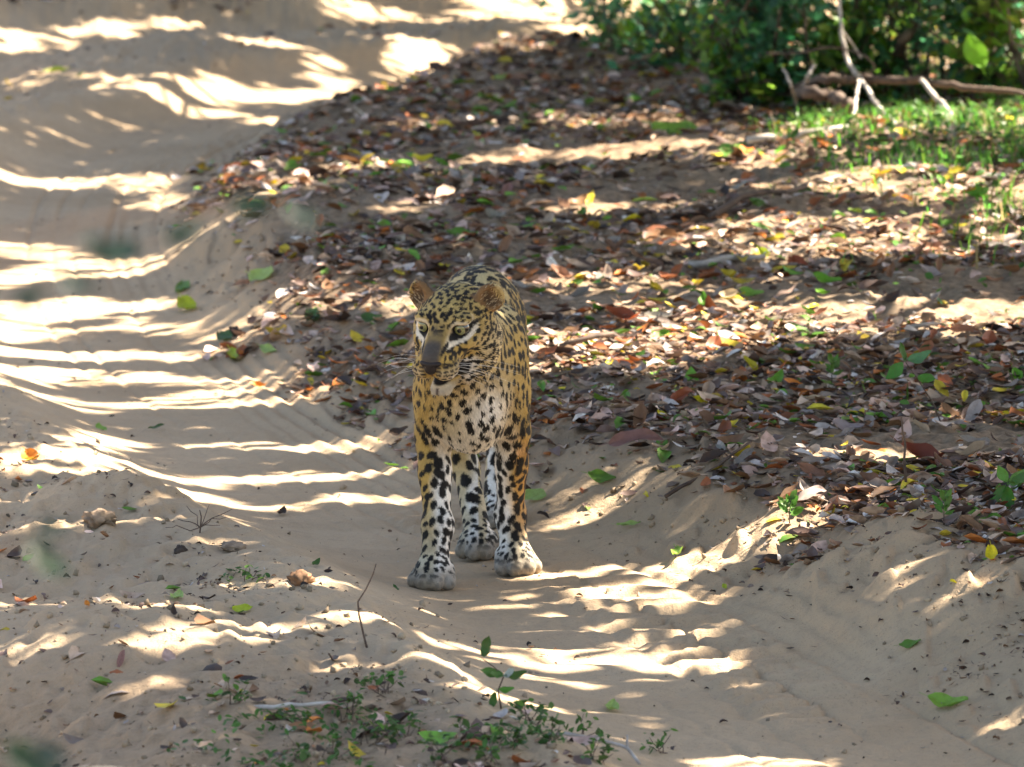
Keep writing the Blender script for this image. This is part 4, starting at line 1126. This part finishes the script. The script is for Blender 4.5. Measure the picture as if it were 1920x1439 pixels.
def make_litter():
    n = 250000
    y = 11.0 + 23 * rng.random(n) ** 1.1
    x = (rng.random(n) * 2 - 1) * (0.092 * y + 0.35)
    m, s, t = litter_mask(x, y)
    patch = fbm2(x * 1.6, y * 1.1, 3, 91)
    bare = sstep(-0.36, 0.0, fbm2(x * 0.9 + 4, y * 1.3, 3, 92))
    prob = m * (0.85 + 0.5 * patch) * (0.62 + 0.45 * sstep(19, 15, y)) * (0.12 + 0.88 * bare)
    near_weeds = sstep(12.2, 11.6, y) * sstep(-0.45, -0.6, s) * sstep(-1.25, -1.0, s) * 0.09
    hump = sstep(-0.6, -0.8, s) * sstep(-1.7, -1.4, s) * 0.02
    keep = rng.random(n) < np.clip(np.maximum(prob, np.maximum(near_weeds, hump)), 0, 1) * 0.72
    x, y, m = x[keep], y[keep], m[keep]
    n = len(x)
    z = terrain(x, y) + 0.003 + 0.014 * rng.random(n) * m
    size = (0.018 + 0.058 * rng.random(n) ** 2.4) * (1 + 0.25 * sstep(16, 20, y))
    pal = np.array([(0.130, 0.090, 0.078), (0.190, 0.100, 0.050), (0.270, 0.085, 0.030), (0.48, 0.35, 0.25), (0.56, 0.51, 0.47), (0.035, 0.026, 0.022),
                    (0.09, 0.24, 0.03), (0.55, 0.42, 0.04), (0.58, 0.40, 0.33), (0.50, 0.16, 0.03), (0.22, 0.18, 0.15)])
    w = np.array([0.17, 0.14, 0.08, 0.15, 0.10, 0.14, 0.075, 0.040, 0.12, 0.035, 0.11]); w /= w.sum()
    c = pal[rng.choice(len(pal), n, p=w)] * (0.75 + 0.9 * rng.random((n, 1)))
    R = rot_frames(rng.random(n) * 6.283, rng.normal(0, 0.26, n), rng.normal(0, 0.26, n))
    tm = [leaf_template(0.5, 0.5, 0.45, 1, 0.3), leaf_template(-0.5, 0.5, 0.5, 1, -0.4), leaf_template(0.9, 0.2, 0.55), leaf_template(0.3, 1.0, 0.4, 1.1, 0.5), leaf_template(-0.9, -0.3, 0.6), hexl(.24, .10), hexl(.2, -.08), hexl(.28, .16)]
    pick = np.where(y > 18.5, 5 + rng.integers(0, 3, n), rng.integers(0, 5, n))
    ob = leaves_mesh('leaf_litter', np.stack([x, y, z], 1), R, size, np.clip(c, 0.01, 0.8), M_LITTER, tm, pick=pick)
    tag(ob, 'dry brown and grey leaf litter covering the ground beside the track', 'leaf litter', kind='stuff')
    # crumbs of leaf and twig on the sand
    n = 50000
    y = 11.2 + 20 * rng.random(n) ** 1.7
    x = (rng.random(n) * 2 - 1) * (0.09 * y + 0.1)
    m, s, t = litter_mask(x, y)
    pr = 0.09 + 0.95 * sstep(0.2, 0.5, s) * sstep(1.2, 0.7, s) + 0.35 * sstep(-0.45, -0.7, s) + 0.25 * np.clip(fbm2(x * 3, y * 2, 3, 95), 0, 1)
    pr = pr * (0.25 + 1.6 * sstep(0.0, 0.5, fbm2(x * 4, y * 3, 3, 97)))
    keep = (rng.random(n) < pr) & (m < 0.9)
    x, y = x[keep], y[keep]; n = len(x)
    size = 0.004 + 0.017 * rng.random(n) ** 2.6
    R = rot_frames(rng.random(n) * 6.283, rng.normal(0, 0.3, n), rng.normal(0, 0.4, n))
    c = pal[rng.choice([0, 1, 5, 5, 5, 3, 10, 0, 4], n)] * (0.5 + 0.6 * rng.random((n, 1)))
    tm = [leaf_template(0.5, 0.5, 0.45), leaf_template(0.6, 0.4, 0.14, 1.5), leaf_template(-0.6, 0.8, 0.6)]
    ob = leaves_mesh('debris', np.stack([x, y, terrain(x, y) + 0.002 + 0.1 * size], 1), R, size, c, M_LITTER, tm)
    tag(ob, 'dark crumbs of leaf and twig strewn over the sand', 'debris', kind='stuff')
    # loose lumps of sand
    n = 9000
    y = 11.2 + 14 * rng.random(n) ** 1.6
    x = (rng.random(n) * 2 - 1) * (0.09 * y + 0.1)
    m, s, t = litter_mask(x, y)
    pr = 0.03 + 0.9 * sstep(0.32, 0.55, s) * sstep(1.1, 0.7, s) + 0.6 * sstep(-0.5, -0.7, s) * sstep(-1.9, -1.5, s)
    keep = (rng.random(n) < pr)
    x, y = x[keep], y[keep]; n = len(x)
    O = np.array([(1, 0, 0), (-1, 0, 0), (0, 1, 0), (0, -1, 0), (0, 0, 1), (0, 0, -1), (.62, .62, .55), (-.6, .6, .5), (.6, -.62, .52), (-.62, -.6, .5)])
    T = np.array([(6, 0, 2), (6, 2, 4), (6, 4, 0), (7, 2, 1), (7, 1, 4), (7, 4, 2), (8, 3, 0), (8, 0, 4), (8, 4, 3), (9, 1, 3), (9, 3, 4), (9, 4, 1), (2, 0, 5), (1, 2, 5), (3, 1, 5), (0, 3, 5)])
    size = 0.0025 + 0.0065 * rng.random(n) ** 3.5
    R = rot_frames(rng.random(n) * 6.283, rng.normal(0, 0.8, n), rng.normal(0, 0.8, n))
    V = O[None] * (1 + 0.35 * rng.normal(size=(n, 10, 1))) * size[:, None, None]
    V = np.einsum('nij,nvj->nvi', R, V) + np.stack([x, y, terrain(x, y) + size * 0.3], 1)[:, None]
    F = (T[None] + np.arange(n)[:, None, None] * 10).reshape(-1, 3)
    c = np.array([0.36, 0.28, 0.19]) * (0.5 + 0.75 * rng.random((n, 1)))
    m_ = plain_attr('sand_lump')
    ob = obj_np('sand_lumps', V.reshape(-1, 3), F, m_, None, np.repeat(c, 10, 0))
    tag(ob, 'small crumbled lumps of sand along the rut edges', 'sand', kind='stuff')

def plain_attr(name):
    m, nt, p, out = new_mat(name)
    nt.links.new(N(nt, 'ShaderNodeAttribute', attribute_name='Col').outputs['Color'], p.inputs['Base Color'])
    p.inputs['Roughness'].default_value = 0.95; p.inputs['Specular IOR Level'].default_value = 0.1
    return m
make_litter()

def make_leaves():
    for i, (x, y, L, c, yaw, tilt, lab) in enumerate(LONE_LEAVES):
        cat = 'leaf'
        o = place_leaf('fallen_leaf', x, y, L, c, yaw, tilt, (1, 0, 3, 0, 4, 0)[i % 6] if c[1] > c[0] else (5, 1, 2)[i % 3])
        tag(o, lab, cat)
    kinds = [('dry brown leaf lying loose on top of the leaf litter', (0.24, 0.13, 0.075), 'loose brown leaves in the litter'),
             ('grey weathered leaf lying loose on top of the leaf litter', (0.33, 0.29, 0.26), 'loose grey leaves in the litter'),
             ('russet dry leaf lying loose on top of the leaf litter', (0.33, 0.115, 0.05), 'loose russet leaves in the litter'),
             ('pale tan leaf lying loose on top of the leaf litter', (0.47, 0.34, 0.24), 'loose tan leaves in the litter'),
             ('fresh green leaf lying loose on top of the leaf litter', (0.10, 0.30, 0.025), 'loose green leaves in the litter'),
             ('yellow leaf lying loose on top of the leaf litter', (0.62, 0.50, 0.03), 'loose yellow leaves in the litter')]
    r = random.Random(21); k = 0
    while k < 235:
        y = 12.6 + 10 * r.random() ** 1.5; x = r.uniform(-1, 1) * 0.08 * y
        m, s, t = litter_mask(np.array([x]), np.array([y]))
        if m[0] < 0.6: continue
        lab, c, g = kinds[r.choices(range(6), (5, 3, 2, 3, 1.6, 1.2))[0]]
        v = r.uniform(0.7, 1.3)
        o = place_leaf('dry_leaf', x, y, r.uniform(0.05, 0.085), tuple(min(0.8, q * v * r.uniform(.9, 1.1)) for q in c), r.uniform(0, 360), r.uniform(0, 0.9), r.choice([1, 2, 4, 5, 0]), 0.012)
        tag(o, lab, 'leaf', g); k += 1
make_leaves()

# ------------------------------------------------------------------ clods, nut, twigs
def lump(name, x, y, r3, mat, seed, label, cat, sink=0.25):
    u = np.linspace(0, 2 * math.pi, 22, endpoint=False); v = np.linspace(0, math.pi, 13)[1:-1]
    P = np.array([(math.sin(b) * math.cos(a), math.sin(b) * math.sin(a), math.cos(b)) for b in v for a in u] + [(0, 0, 1), (0, 0, -1)])
    d = 1 + 0.25 * noise3(P * 1.7 + seed * 7, seed) + 0.30 * noise3(P * 4.5 + seed, seed + 1) + 0.22 * noise3(P * 9, seed + 2)
    V = P * d[:, None] * np.array(r3)
    nu = len(u); q = []; t = []
    for i in range(len(v) - 1):
        for k in range(nu): q.append((i * nu + k, (i + 1) * nu + k, (i + 1) * nu + (k + 1) % nu, i * nu + (k + 1) % nu))
    a = len(v) * nu
    for k in range(nu): t.append((a, k, (k + 1) % nu)); t.append((a + 1, (len(v) - 1) * nu + (k + 1) % nu, (len(v) - 1) * nu + k))
    o = obj_np(name, V, [np.array(q), np.array(t)], mat)
    o.location = (x, y, tz(x, y) + r3[2] * (0.6 if sink == 0 else 0.1))
    tag(o, label, cat)
    return o
M_CLOD = bark_material('crumbly_soil', (0.16, 0.11, 0.07), (0.32, 0.23, 0.15), 60)
M_DUNG = bark_material('brown_soil', (0.11, 0.055, 0.025), (0.26, 0.14, 0.07), 35)
M_NUT = bark_material('nut_shell', (0.035, 0.025, 0.02), (0.075, 0.05, 0.035), 25)
cl = AT_CLOD
lump('soil_clod', *cl[0], (0.036, 0.04, 0.020), M_CLOD, 3, 'large crumbly brown soil clod on the hump near the left edge', 'clod')
lump('soil_clod', *cl[1], (0.028, 0.03, 0.020), M_DUNG, 5, 'reddish brown crumbly clod at the hump edge left of the front paw', 'clod')
lump('soil_clod', *cl[2], (0.026, 0.04, 0.010), M_CLOD, 7, 'flat brown soil clod on the crest of the hump', 'clod')
lump('soil_clod', *cl[3], (0.014, 0.014, 0.013), M_NUT, 9, 'small dark clod on the sandy hump', 'clod')
lump('nut', AT_NUT[0][0], AT_NUT[0][1], (0.017, 0.017, 0.017), M_NUT, 12, 'small dark round nut resting on a green leaf', 'nut', 0.0)

def twig(name, polys, mat, label, cat='twig', sides=6, children=()):
    """polys: list of (points, r0, r1); the first is the main piece"""
    base = np.array(polys[0][0][0])
    root = empty(name, base)
    tag(root, label, cat)
    for i, (pts, r0, r1) in enumerate(polys):
        pts = np.asarray(pts, float)
        Tubes().add(pts, np.linspace(r0, r1, len(pts)), sides).build('stem' if i == 0 else 'side_twig', mat, root, base)
    return root

def gp(x, y, dz=0.0): return np.array((x, y, tz(x, y) + dz))
r = random.Random(8)
b = gp(*AT_UPRIGHT_TWIG[0], -0.01)
twig('bare_twig', [([b, b + (-0.008, 0, 0.03), b + (-0.018, 0, 0.075), b + (-0.020, 0, 0.10), b + (-0.004, 0, 0.125), b + (0.010, 0, 0.155), b + (0.016, 0, 0.175)], 0.0026, 0.0012)], M_TWIG,
     'thin curved bare twig sticking up from the sand before the leopard')
b = gp(*AT_DRY_TWIG[0])
twig('dry_sprig', [(wander(b, b + (0.0, 0, 0.05), 4, .1, r), 0.002, 0.001)] + [(wander(b + (0, 0, 0.012), b + (dx, dy, dz), 5, .08, r), 0.0013, 0.0006) for dx, dy, dz in ((-.05, .01, .03), (.06, 0, .035), (-.03, .03, .055), (.045, -.02, .02), (-.075, 0, .012), (.02, .02, .06), (.07, .02, .05))], M_TWIG,
     'low dry branching sprig on the hump crest', 'sprig')
b = gp(*AT_LOG_STICK[0], 0.006)
e = gp(AT_LOG_STICK[0][0] + 0.10, AT_LOG_STICK[0][1] - 0.04, 0.008)
twig('stick', [(wander(b - (0.06, 0, 0), e, 7, 0.02, r), 0.0055, 0.0035)], M_PALE, 'pale grey stick lying among weeds at the bottom', 'stick')
x, y = AT_CURL_TWIG[0]
pts = [gp(x - 0.06, y - .02, .008), gp(x - 0.01, y, .016), gp(x + 0.04, y + 0.02, .022), gp(x + 0.055, y - 0.01, .024), gp(x + 0.075, y - 0.10, .012)]
twig('stick', [(pts, 0.0042, 0.003), ([pts[3], pts[3] + (0.0, .02, .02)], 0.003, 0.002)], M_PALE, 'bent pale twig among the weeds at the bottom edge', 'stick')
b = gp(*AT_BARE_TWIG[0])
twig('bare_twig', [(wander(b, b + (-0.012, 0.0, 0.155), 6, 0.02, r), 0.0038, 0.0022)], M_TWIG, 'upright bare twig standing beside the red-brown leaf in the litter')
for i, (px_, py_, dx, dy, rr, mt, lab) in enumerate([(0.30, 16.6, .35, .25, .008, M_TWIG, 'thin dark stick lying in the litter behind the leopard'), (0.75, 19.4, .30, .35, .012, M_TWIG, 'dark stick lying in the litter below the sunlit strip'),
        (0.62, 18.4, .22, .10, .012, M_PALE, 'pale stick lying in the litter right of the leopard'), (0.95, 21.3, .34, .12, .014, M_PALE, 'short pale log chunk at the litter edge by the grass'),
        (1.18, 16.9, .28, .22, .006, M_PALE, 'pale thin stick in the litter by the right edge'), (0.45, 14.55, .20, .10, .005, M_TWIG, 'small dark stick on the bank crest')]):
    twig('stick', [(wander(gp(px_ - dx / 2, py_ - dy / 2, rr + .01), gp(px_ + dx / 2, py_ + dy / 2, rr + .012), 6, 0.03, r), rr, rr * 0.6)], mt, lab, 'stick')

# ------------------------------------------------------------------ seedlings, weeds, grass
def green(v=1.0, base=(0.075, 0.19, 0.035)):
    return tuple(min(0.8, c * v * r.uniform(0.8, 1.2)) for c in base)

def seedling(base, stem, leaves, label, cat='seedling', rad=0.002):
    """stem: list of points from the ground; leaves: (attach point, direction, length, colour)"""
    root = empty('seedling', base); tag(root, label, cat)
    Tubes().add(np.array(stem), np.linspace(rad, rad * 0.5, len(stem)), 5).build('stem', M_TWIG, root, base)
    for p, d, L, c in leaves:
        o = bpy.data.objects.new('leaf', LEAF_MESH[r.choice([0, 1, 3])])
        d = Vector(d).normalized()
        up = Vector((r.gauss(0, .3), -0.8, 0.7)); up = (up - d * up.dot(d)).normalized()
        side = d.cross(up)
        m = Matrix((side, d, up)).transposed()
        o.rotation_euler = m.to_euler(); o.scale = (L, L, L)
        o.location = Vector(p) + d * L * 0.62 - Vector(base)
        o.color = (*c, 1)
        link(o, root)
    return root

b = gp(*AT_SAPLING[0])
t1 = b + (-0.006, 0, 0.035); t2 = b + (0.004, 0, 0.060)
SC = 1.35
seedling(b, [b, t1, t2, b + (-0.012, 0, 0.078), b + (-0.035, 0, 0.095)],
         [(t2, (-0.8, -0.2, 0.25), SC * 0.032, green(.9)), (t2, (-0.3, -0.3, 0.1), SC * 0.026, green(1.3)), (t2, (0.8, 0, 0.15), SC * 0.030, green(.7)), (t1, (-.35, 0, -1), SC * 0.026, green(.7)), (b + (-0.035, 0, 0.095), (0.35, 0, 1.0), SC * 0.030, green(.6)), (t1, (.7, -.2, .1), SC * .022, green(1.2)), (t2, (.5, -.3, .4), SC * .020, (0.4, .45, .4))],
         'small dark green sapling growing on the rut edge before the leopard', 'sapling')
b = gp(*AT_SEEDLING_A[0])
t1 = b + (0.0, 0, 0.055)
seedling(b, [b, b + (0.003, 0, 0.03), t1], [(t1, (-0.7, -0.2, -0.9), 0.055, green(.8)), (t1, (0.1, -0.2, -1.0), 0.058, green(1.0)), (t1, (0.9, 0, 0.5), 0.060, green(1.4)), (t1, (0.5, -.3, 0.2), 0.05, green(1.2)), (t1, (-.3, 0, .6), .04, green(1.5))],
         'seedling with drooping broad green leaves near the right edge', 'seedling')
b = gp(*AT_SEEDLING_B[0])
t1 = b + (-0.06, 0, 0.11); t2 = b + (-0.085, 0, 0.145)
seedling(b, [b, b + (-0.02, 0, 0.05), t1, t2], [(t2, (0.9, -0.1, 0.35), 0.060, (0.10, .27, .12)), (t2, (-0.9, -.2, -.7), 0.055, green(1.1)), (t1, (0.8, -.2, -.1), 0.042, green(1.2)), (t1, (-.2, -.4, .1), 0.032, green(1.7)), (t2, (-.3, 0, .9), .045, green(.8))],
         'slender seedling leaning over the litter with teal-green leaves', 'seedling')
x, y = AT_DARK_LEAF_PLANT[0]; b = gp(x, y)
seedling(b, [b, b + (-.01, 0, .06), b + (-.02, 0, .12)], [(b + (-.02, 0, .11), (-.4, -.2, -.8), .07, green(.45)), (b + (-.02, 0, .12), (-.6, 0, .5), .07, green(.5)), (b + (-.015, 0, .1), (.8, -.2, -.5), .08, green(.45)), (b + (-.02, 0, .12), (.4, 0, .8), .06, green(.6))],
         'dark leafy seedling on the bank where the far track bends', 'seedling')
for (x, y), lab in zip(AT_BANK_PLANT, ['small tufted green plant on the bank crest near the right edge', 'tiny green plant at the sunlit edge of the bank', 'little green plant in the grey litter above the bare twig']):
    b = gp(x, y)
    lv = []
    for k in range(9):
        a = k * 2.4; lv.append((b + (0, 0, 0.02 + 0.004 * k), (math.cos(a), math.sin(a) * .6, 0.5 + 0.1 * k), r.uniform(.02, .035), green(1.1)))
    seedling(b, [b, b + (0, 0, .03), b + (.004, 0, .06)], lv, lab, 'plant', .0015)
wl = ['dense weed in the middle of the green patch at the bottom edge', 'weed just below the dark sapling', 'weed right below the dark sapling by the rut edge', 'weed at the very bottom left of the dark sapling', 'weed between the pale stick and the sapling', 'weed beside the right end of the pale stick',
      'weed at the bottom edge below the pale stick', 'weed just above the pale stick', 'weed right above the pale stick end', 'weed farthest left at the bottom on bare sand', 'weed on the sand below the thin curved twig', 'small weed touching the dark sapling', 'weed on the rut edge by a pale green leaf', 'weed at the rut edge right of the bent twig', 'left weed of the pair beside the reddish clod', 'right weed of the pair beside the reddish clod', 'weed beside the bent pale twig', 'weed at the bottom edge left of the green patch', 'weed at the bottom edge under the sapling']
for i, (x, y) in enumerate(AT_WEEDS):
    b = gp(x, y); big = y < 12.2
    root = empty('weed', b); tag(root, 'small green ' + wl[i], 'weed', 'weeds on the hump between the ruts')
    tb = Tubes(); P = []; Rr = []; S = []; Cc = []
    for k in range(r.randint(5, 9) if big else 4):
        a = r.uniform(0, 6.28); rad_ = r.uniform(0.01, 0.045); h = r.uniform(0.012, 0.045) * (1 if big else .6)
        e = b + (math.cos(a) * rad_, math.sin(a) * rad_, h)
        tb.add(wander(b + (r.gauss(0, .01), r.gauss(0, .015), -0.003), e, 4, .05, r), np.linspace(.0011, .0006, 4), 4)
        for j in range(r.randint(3, 6)):
            P.append(e + np.array([r.gauss(0, .008), r.gauss(0, .008), r.uniform(-.012, .008)])); Cc.append(green(r.uniform(.6, 1.5), (0.08, 0.17, 0.045)))
    tb.build('stem', M_TWIG, root, b)
    n = len(P)
    leaves_mesh('foliage', np.array(P), rot_frames(rng.random(n) * 6.28, rng.normal(0, .5, n), rng.normal(0, .5, n)), 0.010 + 0.014 * rng.random(n), np.array(Cc), M_GREEN, [leaf_template(.3, .3, .6), leaf_template(-.3, .2, .5)], root, b)

def make_grass():
    n = 110000
    y = 12.0 + 15 * rng.random(n); x = 0.2 + 2.3 * rng.random(n)
    ux = x / y
    s, t = track_coords(x, y)
    d = sstep(0.036, 0.062, ux + 0.014 * fbm2(x * 2.5, y * 1.2, 3, 101)) * sstep(18.6, 20.4, y + 1.2 * fbm2(x * 2, y, 2, 103)) * sstep(26.5, 23.5, y)
    d = np.maximum(d, 0.03 * sstep(0.045, 0.075, ux) * sstep(13.0, 16, y))
    keep = (rng.random(n) < d * (0.12 + 1.1 * sstep(-0.15, 0.45, fbm2(x * 4, y * 2.5, 2, 105)))) & (s > 0.8)
    x, y = x[keep], y[keep]; n = len(x)
    z = terrain(x, y) - 0.003
    h = 0.02 + 0.08 * rng.random(n) ** 2.2; a = rng.random(n) * 6.283; bend = 0.25 + 0.7 * rng.random(n); w = 0.0016 + 0.0022 * rng.random(n)
    dx, dy = np.cos(a), np.sin(a); sx, sy = -dy, dx
    P = np.stack([x, y, z], 1); D = np.stack([dx, dy, 0 * dx], 1); S = np.stack([sx, sy, 0 * sx], 1) * w[:, None]; U = np.array([[0, 0, 1.0]])
    mid = P + D * (h * bend * .3)[:, None] + U * (h * .6)[:, None]; tip = P + D * (h * bend)[:, None] + U * (h * (1 - .3 * bend))[:, None]
    V = np.stack([P - S, P + S, mid + S * .8, mid - S * .8, tip], 1).reshape(-1, 3)
    bs = np.arange(n)[:, None] * 5
    c = np.array([0.10, 0.28, 0.035]) * (0.5 + 1.0 * rng.random((n, 1))) * (1 + .2 * rng.normal(size=(n, 3)))
    dry = rng.random(n) < 0.15; c[dry] = np.array([0.36, 0.28, 0.13]) * (0.6 + 0.6 * rng.random((dry.sum(), 1)))
    ob = obj_np('grass', V, [bs + np.array([[0, 1, 2, 3]]), bs + np.array([[3, 2, 4]])], M_GREEN, None, np.repeat(np.clip(c, .01, .6), 5, 0))
    tag(ob, 'fresh green grass spreading in front of the thicket', 'grass', kind='stuff')
    # low broad-leaved ground cover among the grass
    n = 9000
    y = 12.5 + 14 * rng.random(n); x = 0.2 + 2.3 * rng.random(n); ux = x / y
    d = sstep(0.036, 0.066, ux + 0.014 * fbm2(x * 2.5, y * 1.2, 3, 101)) * sstep(18.0, 21.0, y) + 0.05 * sstep(0.05, 0.08, ux) * sstep(13.5, 15, y)
    s, t = track_coords(x, y)
    keep = (rng.random(n) < d) & (s > 0.9)
    x2 = rng.uniform(-0.62, 0.30, 2600); y2 = rng.uniform(11.2, 12.0, 2600); s2, _ = track_coords(x2, y2)
    k2 = (s2 < -0.5) & (rng.random(2600) < sstep(0.05, 0.5, fbm2(x2 * 7, y2 * 5, 2, 111)) * sstep(11.9, 11.5, y2) * 0.8)
    x, y = np.concatenate([x[keep], x2[k2]]), np.concatenate([y[keep], y2[k2]]); n = len(x)
    z = terrain(x, y) + 0.006 + np.where(y > 12.4, 0.06, 0.02) * rng.random(n)
    c = np.array([0.06, 0.15, 0.04]) * (0.6 + 1.0 * rng.random((n, 1)))
    ob = leaves_mesh('ground_cover', np.stack([x, y, z], 1), rot_frames(rng.random(n) * 6.28, rng.normal(0, .5, n), rng.normal(0, .5, n)), np.where(y > 12.4, 0.018 + 0.03 * rng.random(n), 0.008 + 0.014 * rng.random(n)), c, M_GREEN, [leaf_template(.3, .3, .55), leaf_template(-.3, .2, .45)])
    tag(ob, 'low green broad-leaved ground cover among the grass', 'ground cover', kind='stuff')
make_grass()

# ------------------------------------------------------------------ thicket and dead branches
def shrub(x, y, h, nst, nl, spread, label, tone):
    b = gp(x, y, -0.02); root = empty('shrub', b); tag(root, label, 'shrub', 'shrubs of the thicket')
    tb = Tubes(); P = []
    for k in range(nst):
        a = r.uniform(0, 6.28); e = b + (math.cos(a) * spread * r.uniform(.4, 1), math.sin(a) * spread * r.uniform(.4, 1), h * r.uniform(.6, 1.0))
        st = wander(b + (r.gauss(0, .04), r.gauss(0, .06), 0), e, 7, .07, r)
        tb.add(st, np.linspace(0.011, 0.003, 7), 5)
        for j in range(4):
            q = st[r.randrange(1, 6)]; e2 = q + np.array((r.gauss(0, .16), r.gauss(0, .16), r.uniform(-.15, .16)))
            tb.add(wander(q, e2, 4, .06, r), np.linspace(.004, .0015, 4), 4)
            m = nl // (nst * 4)
            c = q + (e2 - q) * np.sort(rng.random((m, 1)), 0)
            P.append(c + rng.normal(0, .045, (m, 3)))
    P = np.concatenate(P); P[:, 2] = np.maximum(P[:, 2], terrain(P[:, 0], P[:, 1], False) + .01); n = len(P)
    tb.build('stems', M_BARK, root, b)
    c = np.array(tone) * (0.5 + 1.0 * rng.random((n, 1))) * (1 + .15 * rng.normal(size=(n, 3)))
    leaves_mesh('foliage', P, rot_frames(rng.random(n) * 6.28, rng.normal(-.2, .55, n), rng.normal(0, .55, n)), 0.035 + 0.045 * rng.random(n), np.clip(c, .006, .5), M_GREEN, [leaf_template(.3, .3, .5), leaf_template(-.3, .2, .42), leaf_template(.5, .1, .6)], root, b)

sl = ['sparse shrub at the outer corner of the thicket by the far track', 'shrub in the front row of the thicket above the pale forked stick', 'shrub in the front row behind the fallen branch\'s broken end', 'shrub in the front row behind the middle of the fallen branch', 'shrub in the front row between the two curved dark stems', 'shrub in the front row behind the large bright leaf', 'front shrub of the thicket at the right edge',
      'back shrub of the thicket beside the far track', 'back shrub behind the upright dead branch', 'back shrub behind the curved dark stems', 'back shrub of the thicket in the upper right corner', 'outermost shrub of the thicket cut by the right edge', 'low shrub at the top edge where the far track turns', 'low shrub nearest the sunlit far track', 'low shrub between the far track and the thicket', 'low shrub on dark ground left of the fallen branch']
for i, (x, y) in enumerate(AT_SHRUB):
    dyy = 0.75 if 0 < i < 12 else 0.0
    y = y - dyy; x *= (y / (y + dyy))
    low = i == 0 or i > 11
    shrub(x, y, r.uniform(.28, .45) if low else r.uniform(.6, .95), 5 if low else 7, 300 if low else 700, .3 if low else .36, 'green ' + sl[i], (0.09, 0.26, 0.13) if i % 3 else (0.17, 0.32, 0.05))

def smooth(pts, n=5): return _spline(np.array(pts, float), n)
def branch(name, main, r0, r1, mat, label, cat='branch', sides_=()):
    main = smooth(main); b = main[0]
    root = empty(name, b); tag(root, label, cat)
    jit = main + np.array([[r.gauss(0, .25), r.gauss(0, .25), r.gauss(0, .2)] for _ in main]) * r0; jit[0] = main[0]
    Tubes().add(jit, np.linspace(r0, r1, len(jit)), 8).build('limb', mat, root, b)
    for pts, a, c in sides_:
        pts = smooth(pts); Tubes().add(pts, np.linspace(a, c, len(pts)), 6).build('side_branch', mat, root, b)
    return root
branch('fallen_branch', PT_FALLEN, .020, .008, M_TWIG, 'long dark fallen branch lying across the foot of the thicket', sides_=[(PT_VINE, .005, .003)])
branch('dead_branch', PT_DEAD_UP, .009, .005, M_PALE, 'pale dead branch rising upright from the fallen branch', sides_=[(PT_DEAD_UP2, .006, .003)])
branch('dead_stick', PT_LEAN, .011, .007, M_PALE, 'pale pinkish stick leaning against the fallen branch')
branch('dead_stick', PT_STAND, .009, .005, M_PALE, 'thin whitish stick standing under the fallen branch')
branch('dead_stick', PT_STRUT, .013, .008, M_PALE, 'grey stick propping the fallen branch above the grass')
branch('dark_stem', PT_STEM1, .024, .015, M_BARK, 'curved dark stem growing out of the thicket', 'stem')
branch('dark_stem', PT_STEM2, .020, .012, M_BARK, 'dark stem slanting up beside the large bright leaf', 'stem')
branch('dark_stem', PT_STEM3, .013, .008, M_BARK, 'thin dark stem slanting out of the picture at the right edge', 'stem')
branch('root', PT_ROOT, .022, .024, M_TWIG, 'thick dark bent root below the fallen branch', 'root')
branch('dead_stick', PT_PALE1, .007, .004, M_PALE, 'thin pale twig curving up left of the fallen branch')
branch('dead_stick', PT_PALE2, .009, .006, M_PALE, 'short pale stub sticking up from the fallen branch\'s broken end')
branch('thin_branch', PT_THIN, .005, .003, M_TWIG, 'thin dark branch hanging over the sunlit grass edge')
o = bpy.data.objects.new('large_leaf', LEAF_MESH[3])
bl = np.array(PT_BIGLEAF[0])
o.matrix_world = Matrix.Translation(Vector(bl)) @ Matrix.Rotation(math.radians(75), 4, 'X') @ Matrix.Rotation(math.radians(18), 4, 'Z') @ Matrix.Scale(0.135, 4)
o.color = (0.16, 0.42, 0.03, 1); link(o)
tag(o, 'large bright green leaf hanging among the thicket stems', 'leaf')
# out of focus sapling close to the viewer, left of the track
base = np.array(PT_FORE_STEM[0]); base[2] = tz(base[0], base[1])
st = smooth([tuple(base)] + PT_FORE_STEM)
lv = []
tips = PT_FORE
root = seedling(base, st, [(np.array(p), (r.uniform(.3, 1), -.3, r.uniform(-.6, .3)), r.uniform(.030, .045), green(.3, (.03, .14, .10))) for p in tips], 'blurred leafy sapling close to the viewer at the left edge', 'sapling', .006)
for p in tips:
    q = st[int(np.argmin(np.abs(st[:, 2] - (p[2] - .05))))]
    Tubes().add(wander(q, p, 6, .04, r), np.linspace(.0012, .0005, 6), 4).build('twig', M_TWIG, root, base)
Tubes().add(smooth(PT_FORE_PALE), np.linspace(.003, .005, len(smooth(PT_FORE_PALE))), 6).build('pale_branch', M_PALE, root, base)
